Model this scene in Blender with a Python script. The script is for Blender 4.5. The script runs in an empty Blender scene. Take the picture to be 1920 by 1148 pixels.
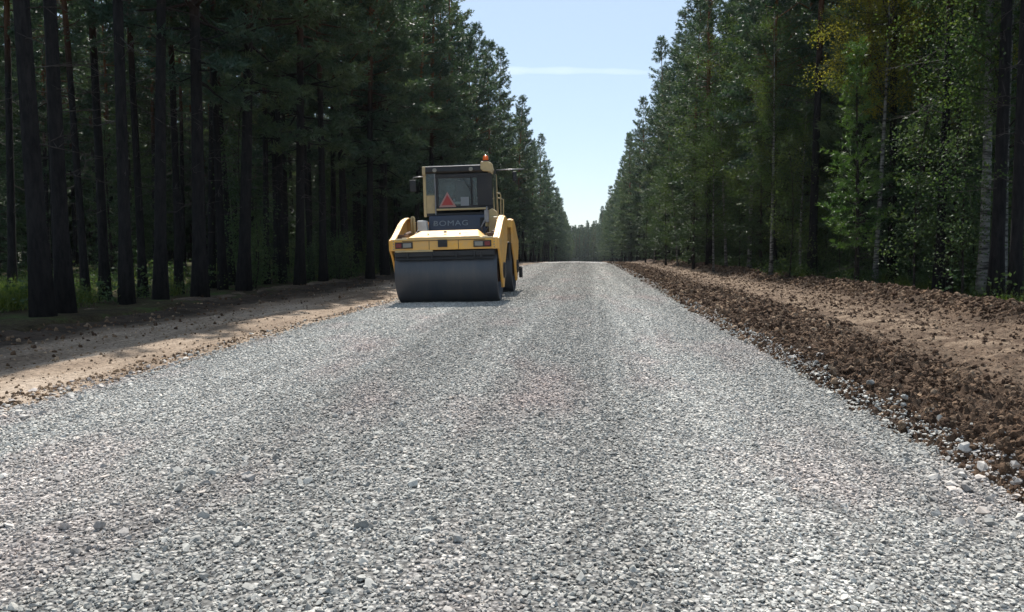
import bpy, bmesh, math, random
import numpy as np
from mathutils import Vector, Matrix

S = bpy.context.scene
COL = S.collection
R = math.radians
PI = math.pi

# ------------------------------------------------------------------ camera
FPX = 1507.0                       # focal length in pixels of the 1920 px wide photograph
CAM_H = 1.1
YAW = math.atan(137 / FPX)
PITCH = math.atan(109 / FPX)
cam_d = bpy.data.cameras.new('camera')
cam_d.sensor_width = 36
cam_d.lens = FPX / 1920 * 36
cam_d.clip_start = 0.1
cam_d.clip_end = 20000
cam = bpy.data.objects.new('camera', cam_d)
COL.objects.link(cam)
cam.location = (0, 0, CAM_H)
cam.rotation_euler = (PI / 2 - PITCH, 0, YAW)
S.camera = cam

# ------------------------------------------------------------------ light
SUN_EL, SUN_AZ = R(52), R(-8.5)     # azimuth from +Y towards +X
w = bpy.data.worlds.new('World')
S.world = w
w.use_nodes = True
nt = w.node_tree
bg = nt.nodes['Background']
sky = nt.nodes.new('ShaderNodeTexSky')
sky.sky_type = 'NISHITA'
sky.sun_disc = False
sky.sun_elevation = SUN_EL
sky.sun_rotation = SUN_AZ
sky.altitude = 100
sky.air_density = 1.0
sky.dust_density = 0.3
sky.ozone_density = 2.5
veil = nt.nodes.new('ShaderNodeMix'); veil.data_type = 'RGBA'      # thin even high haze over the blue
veil.inputs[0].default_value = 0.62
veil.inputs[7].default_value = (3.7, 4.45, 5.2, 1)
nt.links.new(sky.outputs[0], veil.inputs[6])
nt.links.new(veil.outputs[2], bg.inputs[0])
bg.inputs[1].default_value = 0.09

sd = bpy.data.lights.new('sun', 'SUN')
sd.energy = 4.2
sd.angle = R(0.53)
sd.color = (1.0, 0.955, 0.89)
sun = bpy.data.objects.new('sun', sd)
COL.objects.link(sun)
sv = Vector((math.sin(SUN_AZ) * math.cos(SUN_EL), math.cos(SUN_AZ) * math.cos(SUN_EL), math.sin(SUN_EL)))
sun.rotation_euler = sv.to_track_quat('Z', 'Y').to_euler()
sun.location = (0, 0, 60)

S.view_settings.view_transform = 'Standard'
S.view_settings.look = 'None'
S.view_settings.exposure = 0.9
S.view_settings.gamma = 1
S.render.engine = 'CYCLES'
S.cycles.max_bounces = 6
S.cycles.diffuse_bounces = 2
S.cycles.transmission_bounces = 3
S.cycles.glossy_bounces = 2
S.cycles.transparent_max_bounces = 6
S.cycles.volume_bounces = 0
S.cycles.use_denoising = True
S.cycles.denoising_prefilter = 'ACCURATE'
S.cycles.denoising_input_passes = 'RGB_ALBEDO_NORMAL'

# ------------------------------------------------------------------ helpers
def tag(o, label=None, cat=None, group=None, kind=None):
    if label: o['label'] = label
    if cat: o['category'] = cat
    if group: o['group'] = group
    if kind: o['kind'] = kind
    return o

def empty(name, loc=(0, 0, 0), rz=0.0, scale=1.0):
    o = bpy.data.objects.new(name, None)
    COL.objects.link(o)
    o.empty_display_size = 0.3
    o.location = loc
    o.rotation_euler = (0, 0, rz)
    o.scale = (scale,) * 3
    return o

def link(name, mesh, mat=None, parent=None):
    o = bpy.data.objects.new(name, mesh)
    COL.objects.link(o)
    if mat is not None and len(mesh.materials) == 0:
        mesh.materials.append(mat)
    if parent: o.parent = parent
    return o

def np_mesh(name, V, F, smooth=False):
    """V (n,3) float, F (m,k) int, all faces of the same size"""
    V = np.asarray(V, dtype=np.float32)
    F = np.asarray(F, dtype=np.int32)
    me = bpy.data.meshes.new(name)
    me.vertices.add(len(V))
    me.vertices.foreach_set('co', V.ravel())
    k = F.shape[1]
    me.loops.add(F.size)
    me.loops.foreach_set('vertex_index', F.ravel())
    me.polygons.add(len(F))
    me.polygons.foreach_set('loop_start', np.arange(0, F.size, k, dtype=np.int32))
    me.polygons.foreach_set('loop_total', np.full(len(F), k, dtype=np.int32))
    me.polygons.foreach_set('use_smooth', np.full(len(F), smooth, dtype=bool))
    me.update(calc_edges=True)
    return me

class MB:
    """collects shapes and links them as one mesh object"""
    def __init__(self):
        self.v, self.f = [], []
    def add(self, vs, fs):
        n = len(self.v)
        self.v += [tuple(p) for p in vs]
        self.f += [tuple(i + n for i in f) for f in fs]
        return self
    def box(self, c, s, rot=None):
        x, y, z = s[0] / 2, s[1] / 2, s[2] / 2
        vs = [Vector(p) for p in ((-x,-y,-z),(x,-y,-z),(x,y,-z),(-x,y,-z),(-x,-y,z),(x,-y,z),(x,y,z),(-x,y,z))]
        if rot:
            m = Matrix.Rotation(rot[0], 3, 'X') @ Matrix.Rotation(rot[1], 3, 'Y') @ Matrix.Rotation(rot[2], 3, 'Z')
            vs = [m @ p for p in vs]
        vs = [p + Vector(c) for p in vs]
        return self.add(vs, [(0,3,2,1),(4,5,6,7),(0,1,5,4),(1,2,6,5),(2,3,7,6),(3,0,4,7)])
    def prism(self, prof, a, b, axis='x'):
        """extrude polygon prof between a and b along axis; prof = (y,z) for x, (x,z) for y, (x,y) for z"""
        def P(p, t):
            return {'x': (t, p[0], p[1]), 'y': (p[0], t, p[1]), 'z': (p[0], p[1], t)}[axis]
        n = len(prof)
        vs = [P(p, a) for p in prof] + [P(p, b) for p in prof]
        fs = [tuple(range(n))[::-1], tuple(range(n, 2 * n))]
        fs += [(i, (i + 1) % n, n + (i + 1) % n, n + i) for i in range(n)]
        return self.add(vs, fs)
    def tube(self, pts, r, k=8, cap=True):
        pts = [Vector(p) for p in pts]
        rs = r if hasattr(r, '__len__') else [r] * len(pts)
        vs, up = [], None
        for i, p in enumerate(pts):
            d = (pts[min(i + 1, len(pts) - 1)] - pts[max(i - 1, 0)]).normalized()
            if up is None:
                up = d.orthogonal().normalized()
            else:
                up = (up - d * up.dot(d)).normalized()
            s = d.cross(up)
            for j in range(k):
                a = 2 * PI * j / k
                vs.append(p + (up * math.cos(a) + s * math.sin(a)) * rs[i])
        fs = []
        for i in range(len(pts) - 1):
            for j in range(k):
                fs.append((i*k+j, i*k+(j+1) % k, (i+1)*k+(j+1) % k, (i+1)*k+j))
        if cap:
            fs.append(tuple(range(k))[::-1])
            fs.append(tuple(range((len(pts)-1)*k, len(pts)*k)))
        return self.add(vs, fs)
    def build(self, name, mat, parent=None, smooth=False, bevel=0.0, seg=2):
        me = bpy.data.meshes.new(name)
        me.from_pydata(self.v, [], self.f)
        bm = bmesh.new(); bm.from_mesh(me)
        bmesh.ops.recalc_face_normals(bm, faces=bm.faces)
        bm.to_mesh(me); bm.free()
        if smooth:
            me.polygons.foreach_set('use_smooth', [True] * len(me.polygons))
        o = link(name, me, mat, parent)
        if bevel:
            m = o.modifiers.new('bevel', 'BEVEL')
            m.width = bevel; m.segments = seg; m.limit_method = 'ANGLE'; m.angle_limit = R(35)
        return o

# value noise -----------------------------------------------------
_rt = np.random.RandomState(7).rand(256, 256).astype(np.float32)
def vnoise(x, y):
    xi = np.floor(x).astype(np.int64); yi = np.floor(y).astype(np.int64)
    fx = x - xi; fy = y - yi
    fx = fx * fx * (3 - 2 * fx); fy = fy * fy * (3 - 2 * fy)
    a = _rt[xi & 255, yi & 255]; b = _rt[(xi + 1) & 255, yi & 255]
    c = _rt[xi & 255, (yi + 1) & 255]; d = _rt[(xi + 1) & 255, (yi + 1) & 255]
    return (a * (1 - fx) + b * fx) * (1 - fy) + (c * (1 - fx) + d * fx) * fy
def fbm(x, y, sc, octs=4, gain=0.5):
    t, amp, tot = 0, 1.0, 0
    for o in range(octs):
        t = t + amp * (vnoise(x * sc + 17.3 * o, y * sc + 5.7 * o) - 0.5)
        tot += amp; amp *= gain; sc *= 2.03
    return t / tot * 2
def sstep(a, b, x):
    t = np.clip((x - a) / (b - a), 0, 1)
    return t * t * (3 - 2 * t)

# ------------------------------------------------------------------ terrain heights
def P(y):
    y = np.asarray(y, dtype=np.float64)
    k = 0.000158
    z = np.where(y < 40, 0.0, -k * (np.minimum(y, 92) - 40) ** 2)
    z = z - 0.0215 * np.clip(y - 92, 0, 320)
    return z
GL, GR = -4.1, 2.12                # edges of the gravel
def z_gravel(x, y):
    z = P(y) - 0.025 * np.abs(x + 1)
    z = z + 0.012 * fbm(x, y * 0.25, 0.9, 3)
    z = z + 0.005 * fbm(x, y, 9, 3)
    wob = 0.10 * fbm(x * 0 + 3, y, 0.5, 4)
    e = np.maximum(GL + wob - x, x - (GR + wob))
    return z - 0.35 * np.clip(e, -0.02, 1.2) - 0.007
def z_left(x, y):
    z = P(y) - 0.095 + 0.0 * x
    z = z + 0.10 * sstep(-6.6, -8.5, x)
    rough = np.exp(-((x + 4.35) / 0.16) ** 2)
    z = z + rough * (0.015 + 0.045 * np.abs(fbm(x, y * 0.8, 7, 3)))
    r2 = np.exp(-((x + 5.9 + 0.2 * fbm(x * 0, y, .2, 2)) / 0.22) ** 2)
    z = z - 0.035 * r2 + 0.02 * np.exp(-((x + 5.3) / 0.15) ** 2)
    z = z + 0.018 * fbm(x, y * 0.35, 1.6, 4) + 0.010 * fbm(x, y, 12, 3)
    z = z + sstep(-6.4, -7.4, x) * 0.07 * fbm(x, y, 3.0, 4)
    return z - 0.5 * np.clip(x - (GL + 0.02), 0, 1)
def clodmask(x, y):
    wv = 0.45 * fbm(x * 0, y, .25, 3)
    a = 1 - sstep(3.3 + wv, 4.2 + wv, x)
    b = sstep(6.0 + 0.6 * wv, 6.5 + 0.6 * wv, x)
    return np.maximum(a, b)
def z_right(x, y):
    z = P(y) - 0.075 + 0.0 * x
    z = z - 0.03 * sstep(2.3, 3.0, x) + 0.02 * sstep(3.4, 4.6, x)
    cm = clodmask(x, y)
    n = np.abs(fbm(x, y, 4.2, 4, 0.6))
    n2 = np.abs(fbm(x + 9, y + 4, 9.5, 3, 0.6))
    z = z + cm * (0.10 * n + 0.11 * n2) + (1 - cm) * (0.030 * fbm(x, y * 0.4, 3, 3) + 0.05 * n2)
    z = z + .022 * np.abs(fbm(x + 3, y, 24, 2, .6))
    bm_ = np.exp(-((x - 6.85 - 0.25 * fbm(x * 0, y, .2, 2)) / 0.42) ** 2)
    z = z + bm_ * (0.20 + 0.16 * fbm(x * .5, y, 0.8, 4))
    for c in (4.35, 5.75):         # ruts left by tyres
        z = z - 0.035 * np.exp(-((x - c - 0.15 * fbm(x * 0, y, .15, 2)) / 0.16) ** 2)
    return z - 0.5 * np.clip((GR - 0.03) - x, 0, 1) - 0.5 * np.clip(x - 7.75, 0, 2)
def z_forest(x, y):
    side = np.where(x < 0, -0.02, -0.03)
    z = P(y) + side + 0.16 * fbm(x, y, 0.35, 4) + 0.03 * fbm(x, y, 3, 3)
    d = sstep(-7.9, -6.9, x) * (1 - sstep(7.2, 8.1, x))
    return z - 0.75 * d
def gz(x, y, f=z_forest):
    return float(f(np.array([x], dtype=float), np.array([y], dtype=float))[0])

def rows(y0, rel, y1, step0):
    ys = [y0]
    while ys[-1] < y1:
        ys.append(ys[-1] + max(step0, abs(ys[-1]) * rel))
    return np.array(ys)
def sheet(name, xs, ys, f, mat, smooth=True):
    X, Y = np.meshgrid(xs, ys)
    Z = f(X, Y)
    V = np.stack([X.ravel(), Y.ravel(), Z.ravel()], 1)
    nx, ny = len(xs), len(ys)
    i = np.arange(ny - 1)[:, None] * nx + np.arange(nx - 1)[None, :]
    F = np.stack([i, i + 1, i + nx + 1, i + nx], -1).reshape(-1, 4)
    return link(name, np_mesh(name, V, F, smooth), mat)

# ------------------------------------------------------------------ materials
def newmat(name):
    m = bpy.data.materials.new(name)
    m.use_nodes = True
    t = m.node_tree
    b = t.nodes['Principled BSDF']
    return m, t, b
def N(t, kind, **kw):
    n = t.nodes.new(kind)
    for k, v in kw.items():
        if isinstance(k, str) and hasattr(n, k): setattr(n, k, v)
    return n
def ramp(t, src, stops, interp='LINEAR'):
    n = t.nodes.new('ShaderNodeValToRGB')
    n.color_ramp.interpolation = interp
    el = n.color_ramp.elements
    while len(el) < len(stops): el.new(0.5)
    for e, (p, c) in zip(el, stops):
        e.position = p
        e.color = (c[0], c[1], c[2], 1) if hasattr(c, '__len__') else (c, c, c, 1)
    t.links.new(src, n.inputs[0])
    return n.outputs[0]
def mix(t, fac, a, b, mode='MIX'):
    n = t.nodes.new('ShaderNodeMix')
    n.data_type = 'RGBA'; n.blend_type = mode
    for s, v in ((0, fac), (6, a), (7, b)):
        if hasattr(v, 'is_output') or isinstance(v, bpy.types.NodeSocket): t.links.new(v, n.inputs[s])
        elif hasattr(v, '__len__'): n.inputs[s].default_value = (*v[:3], 1)
        else: n.inputs[s].default_value = v if s == 0 else (v, v, v, 1)
    return n.outputs[2]
def coords(t, scale=(1, 1, 1), kind='Object'):
    c = t.nodes.new('ShaderNodeTexCoord')
    m = t.nodes.new('ShaderNodeMapping')
    m.inputs['Scale'].default_value = scale
    t.links.new(c.outputs[kind], m.inputs[0])
    return m.outputs[0]
def noise(t, vec, scale, detail=4, rough=0.55):
    n = t.nodes.new('ShaderNodeTexNoise')
    n.inputs['Scale'].default_value = scale
    n.inputs['Detail'].default_value = detail
    n.inputs['Roughness'].default_value = rough
    if vec is not None: t.links.new(vec, n.inputs['Vector'])
    return n.outputs[0]
def voro(t, vec, scale, feature='F1'):
    n = t.nodes.new('ShaderNodeTexVoronoi')
    n.feature = feature
    n.inputs['Scale'].default_value = scale
    if vec is not None: t.links.new(vec, n.inputs['Vector'])
    return n
def bump(t, b, h, dist, strength=1.0, prev=None):
    n = t.nodes.new('ShaderNodeBump')
    n.inputs['Strength'].default_value = strength
    n.inputs['Distance'].default_value = dist
    t.links.new(h, n.inputs['Height'])
    if prev is not None: t.links.new(prev, n.inputs['Normal'])
    t.links.new(n.outputs[0], b.inputs['Normal'])
    return n.outputs[0]
def L(t, a, b): t.links.new(a, b)

def road_tint(t):
    """bands of coarser, dustier and pinker stone along the lane, shared by the sheet and the loose stones"""
    geo = t.nodes.new('ShaderNodeNewGeometry')
    mp = t.nodes.new('ShaderNodeMapping'); mp.inputs['Scale'].default_value = (1, 0.03, 0)
    L(t, geo.outputs['Position'], mp.inputs[0])
    sp = t.nodes.new('ShaderNodeSeparateXYZ'); L(t, geo.outputs['Position'], sp.inputs[0])
    wv = N(t, 'ShaderNodeMath', operation='MULTIPLY_ADD'); wv.inputs[1].default_value = 1.5; wv.inputs[2].default_value = -0.75
    L(t, noise(t, mp.outputs[0], 1.6, 5, 0.7), wv.inputs[0])
    ad = N(t, 'ShaderNodeMath', operation='ADD'); L(t, sp.outputs[0], ad.inputs[0]); L(t, wv.outputs[0], ad.inputs[1])
    mr = t.nodes.new('ShaderNodeMapRange'); mr.inputs[1].default_value = -4.2; mr.inputs[2].default_value = 2.2
    L(t, ad.outputs[0], mr.inputs[0])
    def g_(v): return (v * .95, v * .945, v * .92)
    c1 = ramp(t, mr.outputs[0], [((x_ + 4.2) / 6.4, g_(v_)) for x_, v_ in ((-4.1, 1.0), (-3.3, 1.22), (-2.5, 1.14), (-1.9, .87), (-1.2, .86), (-.85, 1.04), (-.5, .89), (0.05, .86), (.45, 1.16), (.95, 1.24), (1.5, .94), (2.1, 1.06))])
    pt = ramp(t, noise(t, mp.outputs[0], 4.0, 4, .7), [(0.35, .88), (0.65, 1.12)])
    c1 = mix(t, 1.0, c1, pt, 'MULTIPLY')
    mp2 = t.nodes.new('ShaderNodeMapping'); mp2.inputs['Scale'].default_value = (1, 0.3, 0)
    mp2.inputs['Location'].default_value = (11, 4, 0)
    L(t, geo.outputs['Position'], mp2.inputs[0])
    pn = ramp(t, noise(t, mp2.outputs[0], 1.1, 3, 0.6), [(0.5, (1, 1, 1)), (0.72, (1.09, 0.97, 0.97))])
    return mix(t, 1.0, c1, pn, 'MULTIPLY')

def mat_gravel_sheet():
    m, t, b = newmat('gravel_sheet')
    v = coords(t)
    vo = voro(t, v, 42)
    cell = N(t, 'ShaderNodeSeparateColor'); L(t, vo.outputs['Color'], cell.inputs[0])
    base = ramp(t, cell.outputs[0], [(0.0, (0.19, 0.19, 0.19)), (0.45, (0.37, 0.365, 0.355)), (0.85, (0.52, 0.51, 0.49)), (1.0, (0.72, 0.70, 0.66))])
    # at a distance the eye sees clusters: a coarser and an elongated grain
    g2 = ramp(t, noise(t, coords(t, (1, 0.22, 1)), 17, 5, 0.75), [(0.3, 0.62), (0.5, 0.98), (0.7, 1.38)])
    base = mix(t, 0.85, base, g2, 'MULTIPLY')
    edge = ramp(t, vo.outputs['Distance'], [(0.25, 1.0), (0.62, 0.35)])
    base = mix(t, 1.0, base, edge, 'MULTIPLY')
    base = mix(t, 1.0, base, road_tint(t), 'MULTIPLY')
    L(t, base, b.inputs['Base Color'])
    b.inputs['Roughness'].default_value = 0.9
    b.inputs['Specular IOR Level'].default_value = 0.25
    inv = N(t, 'ShaderNodeMath', operation='SUBTRACT'); inv.inputs[0].default_value = 1
    L(t, vo.outputs['Distance'], inv.inputs[1])
    p = bump(t, b, inv.outputs[0], 0.016, 1.0)
    bump(t, b, noise(t, v, 14, 4, .7), 0.03, 0.8, p)
    return m
def mat_stone():
    m, t, b = newmat('crushed_stone')
    oi = t.nodes.new('ShaderNodeObjectInfo')
    base = ramp(t, oi.outputs['Random'], [(0.0, (0.22, 0.22, 0.21)), (0.3, (0.34, 0.335, 0.32)), (0.6, (0.42, 0.415, 0.39)), (0.86, (0.49, 0.48, 0.45)), (0.95, (0.47, 0.42, 0.375)), (1.0, (0.60, 0.58, 0.54))])
    n = ramp(t, noise(t, coords(t), 3.0, 5, .7), [(0.3, 0.72), (0.7, 1.25)])
    base = mix(t, 1.0, base, n, 'MULTIPLY')
    base = mix(t, 1.0, base, road_tint(t), 'MULTIPLY')
    L(t, base, b.inputs['Base Color'])
    b.inputs['Roughness'].default_value = 0.85
    b.inputs['Specular IOR Level'].default_value = 0.3
    return m
def mat_soil(name, dark, mid, light, gy=0.35, bandx=None):
    m, t, b = newmat(name)
    v = coords(t)
    a = noise(t, coords(t, (1, gy, 1)), 1.1, 6, .65)
    c = ramp(t, a, [(0.34, dark), (0.5, mid), (0.64, light)])
    g = ramp(t, noise(t, v, 22, 5, .75), [(0.3, 0.55), (0.52, 1.0), (0.72, 1.35)])
    c = mix(t, 1.0, c, g, 'MULTIPLY')
    if bandx:
        geo = t.nodes.new('ShaderNodeNewGeometry')
        sp = t.nodes.new('ShaderNodeSeparateXYZ'); L(t, geo.outputs['Position'], sp.inputs[0])
        ad = N(t, 'ShaderNodeMath', operation='ADD')
        L(t, sp.outputs[0], ad.inputs[0])
        wv = N(t, 'ShaderNodeMath', operation='MULTIPLY_ADD'); wv.inputs[1].default_value = 2.6; wv.inputs[2].default_value = -1.3
        L(t, noise(t, coords(t, (1, 0.3, 1)), 1.3, 5, .65), wv.inputs[0]); L(t, wv.outputs[0], ad.inputs[1])
        x0, x1, x2, x3 = bandx[:4]
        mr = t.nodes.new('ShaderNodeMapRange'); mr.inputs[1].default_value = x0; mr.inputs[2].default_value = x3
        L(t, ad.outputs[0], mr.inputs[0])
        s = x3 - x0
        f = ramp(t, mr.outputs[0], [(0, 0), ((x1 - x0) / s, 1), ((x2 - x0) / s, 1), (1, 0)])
        lc = ramp(t, noise(t, coords(t, (.5, 1.2, 1)), 2.4, 6, .75), [(0.44, bandx[4]), (0.58, bandx[5])])
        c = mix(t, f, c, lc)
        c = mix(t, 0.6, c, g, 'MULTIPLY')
    L(t, c, b.inputs['Base Color'])
    b.inputs['Roughness'].default_value = 0.95
    b.inputs['Specular IOR Level'].default_value = 0.15
    p = bump(t, b, noise(t, v, 30, 5, .7), 0.02, 0.9)
    return m
def mat_clod():
    m, t, b = newmat('soil_clod')
    oi = t.nodes.new('ShaderNodeObjectInfo')
    base = ramp(t, oi.outputs['Random'], [(0.0, (0.045, 0.027, 0.018)), (0.5, (0.095, 0.060, 0.039)), (0.85, (0.165, 0.112, 0.074)), (1.0, (0.25, 0.185, 0.13))])
    n = ramp(t, noise(t, coords(t), 4.0, 5, .7), [(0.3, 0.6), (0.7, 1.35)])
    base = mix(t, 1.0, base, n, 'MULTIPLY')
    geo = t.nodes.new('ShaderNodeNewGeometry')
    base = mix(t, 1.0, base, ramp(t, noise(t, geo.outputs['Position'], 2.2, 5, .7), [(0.34, (0.55, .52, .5)), (0.5, (1, 1, 1)), (0.66, (1.7, 1.65, 1.55))]), 'MULTIPLY')
    L(t, base, b.inputs['Base Color'])
    b.inputs['Roughness'].default_value = 0.95
    b.inputs['Specular IOR Level'].default_value = 0.12
    return m
def mat_litter():
    m, t, b = newmat('forest_litter')
    v = coords(t)
    c = ramp(t, noise(t, v, 0.9, 6, .7), [(0.35, (0.025, 0.020, 0.012)), (0.5, (0.05, 0.04, 0.022)), (0.62, (0.05, 0.075, 0.022))])
    c = mix(t, 1.0, c, ramp(t, noise(t, v, 18, 4, .75), [(0.3, 0.5), (0.7, 1.5)]), 'MULTIPLY')
    L(t, c, b.inputs['Base Color'])
    b.inputs['Roughness'].default_value = 1.0
    b.inputs['Specular IOR Level'].default_value = 0.1
    bump(t, b, noise(t, v, 12, 5, .7), 0.06, 1.0)
    return m
def mat_bark(name, low, high, zlow=None, upper=None):
    m, t, b = newmat(name)
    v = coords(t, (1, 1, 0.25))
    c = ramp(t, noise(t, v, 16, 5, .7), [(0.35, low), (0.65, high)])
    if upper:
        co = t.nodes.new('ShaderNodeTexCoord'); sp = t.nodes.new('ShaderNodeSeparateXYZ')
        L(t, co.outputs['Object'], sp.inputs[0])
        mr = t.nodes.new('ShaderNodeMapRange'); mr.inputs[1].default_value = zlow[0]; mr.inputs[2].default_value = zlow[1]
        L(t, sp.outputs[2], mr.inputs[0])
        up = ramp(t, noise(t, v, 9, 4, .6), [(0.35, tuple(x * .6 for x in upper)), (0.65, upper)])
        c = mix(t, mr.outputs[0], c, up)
    L(t, c, b.inputs['Base Color'])
    b.inputs['Roughness'].default_value = 0.95
    b.inputs['Specular IOR Level'].default_value = 0.15
    bump(t, b, noise(t, v, 22, 5, .7), 0.03, 1.0)
    return m
def mat_birch_bark():
    m, t, b = newmat('birch_bark')
    c = ramp(t, noise(t, coords(t, (1, 1, 5)), 2.2, 5, .7), [(0.42, (0.02, 0.018, 0.016)), (0.54, (0.20, 0.195, 0.18)), (0.7, (0.34, 0.33, 0.31))])
    L(t, c, b.inputs['Base Color'])
    b.inputs['Roughness'].default_value = 0.8
    return m
def mat_leaf(name, c0, c1, c2, trans=0.35, sc=0.6, rough=0.55, spec=0.3):
    m, t, b = newmat(name)
    co = coords(t)
    a = noise(t, co, sc, 3, .6)
    col = ramp(t, a, [(0.36, c0), (0.5, c1), (0.66, c2)])
    a2 = ramp(t, noise(t, co, 9.0, 2, .5), [(0.3, 0.72), (0.7, 1.3)])
    col = mix(t, 1.0, col, a2, 'MULTIPLY')
    oi = t.nodes.new('ShaderNodeObjectInfo')
    col = mix(t, 1.0, col, ramp(t, oi.outputs['Random'], [(0, (0.75, 0.82, 0.9)), (0.5, (1, 1, 1)), (1, (1.22, 1.12, 0.88))]), 'MULTIPLY')
    L(t, col, b.inputs['Base Color'])
    b.inputs['Roughness'].default_value = rough
    b.inputs['Specular IOR Level'].default_value = spec
    tr = t.nodes.new('ShaderNodeBsdfTranslucent')
    L(t, mix(t, 1.0, col, (1.15, 1.25, 0.7), 'MULTIPLY'), tr.inputs[0])
    ms = t.nodes.new('ShaderNodeMixShader'); ms.inputs[0].default_value = trans
    L(t, b.outputs[0], ms.inputs[1]); L(t, tr.outputs[0], ms.inputs[2])
    L(t, ms.outputs[0], t.nodes['Material Output'].inputs[0])
    return m
def mat_paint(name, col, rough=0.45, dirt=0.5, dirtcol=(0.30, 0.24, 0.17), metal=0.0, spec=0.5, sc=3.0, st=(1, 1, 1)):
    m, t, b = newmat(name)
    v = coords(t, st)
    f = ramp(t, noise(t, v, sc, 6, .7), [(0.42, 0), (0.72, dirt)])
    f2 = ramp(t, noise(t, v, sc * 9, 4, .7), [(0.55, 0), (0.8, dirt)])
    c = mix(t, f, col, dirtcol)
    c = mix(t, f2, c, dirtcol)
    L(t, c, b.inputs['Base Color'])
    rr = ramp(t, noise(t, v, sc * 2, 4, .6), [(0.3, rough * .8), (0.7, min(1, rough * 1.4))])
    L(t, rr, b.inputs['Roughness'])
    b.inputs['Metallic'].default_value = metal
    b.inputs['Specular IOR Level'].default_value = spec
    bump(t, b, noise(t, v, sc * 12, 3, .6), 0.002, 0.5)
    return m

M = {}
M['gravel'] = mat_gravel_sheet()
M['stone'] = mat_stone()
M['soil_r'] = mat_soil('brown_soil', (0.034, 0.021, 0.014), (0.070, 0.044, 0.028), (0.13, 0.085, 0.055), 0.4,
                       (3.0, 4.9, 5.2, 6.8, (0.090, 0.060, 0.040), (0.25, 0.185, 0.13)))
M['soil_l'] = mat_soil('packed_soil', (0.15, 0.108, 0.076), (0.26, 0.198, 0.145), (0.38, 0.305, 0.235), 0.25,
                       (-9.2, -8.0, -7.2, -6.3, (0.03, 0.022, 0.015), (0.06, 0.042, 0.03)))  # dark strip by the trees: forest-edge shade put into the soil colour
M['clod'] = mat_clod()
M['litter'] = mat_litter()
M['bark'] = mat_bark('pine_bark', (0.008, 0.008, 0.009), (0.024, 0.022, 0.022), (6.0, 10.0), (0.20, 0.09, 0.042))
M['bark_dark'] = mat_bark('spruce_bark', (0.015, 0.013, 0.012), (0.05, 0.042, 0.036))
M['twig'] = mat_bark('dead_wood', (0.035, 0.03, 0.028), (0.10, 0.09, 0.085))
M['birch'] = mat_birch_bark()
M['pine_leaf'] = mat_leaf('pine_needles', (0.036, 0.066, 0.046), (0.060, 0.100, 0.064), (0.108, 0.148, 0.078), 0.25)
M['bright_leaf'] = mat_leaf('young_pine_needles', (0.06, 0.12, 0.03), (0.10, 0.17, 0.04), (0.15, 0.22, 0.05), 0.3)
M['spruce_leaf'] = mat_leaf('spruce_needles', (0.022, 0.048, 0.024), (0.04, 0.075, 0.032), (0.07, 0.105, 0.035), 0.2)
M['birch_leaf'] = mat_leaf('birch_leaves', (0.032, 0.062, 0.024), (0.052, 0.088, 0.030), (0.10, 0.125, 0.040), 0.4, rough=.65, spec=.12)
M['yellow_leaf'] = mat_leaf('yellowing_birch_leaves', (0.08, 0.11, 0.028), (0.17, 0.175, 0.035), (0.26, 0.235, 0.05), 0.4, rough=.65, spec=.12)
M['shrub_leaf'] = mat_leaf('shrub_leaves', (0.035, 0.065, 0.030), (0.065, 0.10, 0.045), (0.12, 0.15, 0.07), 0.35, rough=.6, spec=.18)
M['grass'] = mat_leaf('grass_blades', (0.06, 0.085, 0.02), (0.10, 0.135, 0.03), (0.17, 0.18, 0.06), 0.4)
M['yellow'] = mat_paint('yellow_paint', (0.76, 0.40, 0.070), 0.5, 0.6, (0.46, 0.36, 0.24))
M['cream'] = mat_paint('faded_cream_paint', (0.50, 0.385, 0.19), 0.5, 0.6, (0.26, 0.22, 0.17))
M['white'] = mat_paint('dirty_white', (0.70, 0.69, 0.66), 0.5, 0.35)
M['black'] = mat_paint('black_plastic', (0.018, 0.02, 0.024), 0.5, 0.25, (0.10, 0.09, 0.08), spec=.35)
M['navy'] = mat_paint('dark_blue_grey_paint', (0.030, 0.042, 0.075), 0.45, 0.35, (0.10, 0.10, 0.10))
M['steel'] = mat_paint('drum_steel', (0.052, 0.060, 0.074), 0.42, 0.7, (0.11, 0.108, 0.105), metal=0.3, sc=1.3, st=(4, .7, .7))
M['metal'] = mat_paint('worn_metal', (0.25, 0.25, 0.26), 0.4, 0.4, (0.18, 0.14, 0.10), metal=0.7)
M['rust'] = mat_paint('rusty_steel', (0.10, 0.055, 0.035), 0.8, 0.5, (0.05, 0.03, 0.02))
M['letter'] = mat_paint('lettering_grey', (0.20, 0.23, 0.26), 0.5, 0.3)
M['seat'] = mat_paint('seat_vinyl', (0.05, 0.055, 0.065), 0.6, 0.2)
M['red_sign'] = mat_paint('reflective_red', (0.36, 0.03, 0.028), 0.4, 0.1)
M['pink_sign'] = mat_paint('reflective_border', (0.36, 0.20, 0.19), 0.4, 0.2)
def mat_lens(name, col, rough=0.15):
    m, t, b = newmat(name)
    b.inputs['Base Color'].default_value = (*col, 1)
    b.inputs['Roughness'].default_value = rough
    v = voro(t, coords(t), 90)
    bump(t, b, v.outputs['Distance'], 0.003, .6)
    return m
M['red_lens'] = mat_lens('red_lens', (0.16, 0.015, 0.015))
M['clear_lens'] = mat_lens('clear_lens', (0.22, 0.21, 0.18))
M['orange_lens'] = mat_lens('orange_lens', (0.95, 0.16, 0.02))
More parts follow.
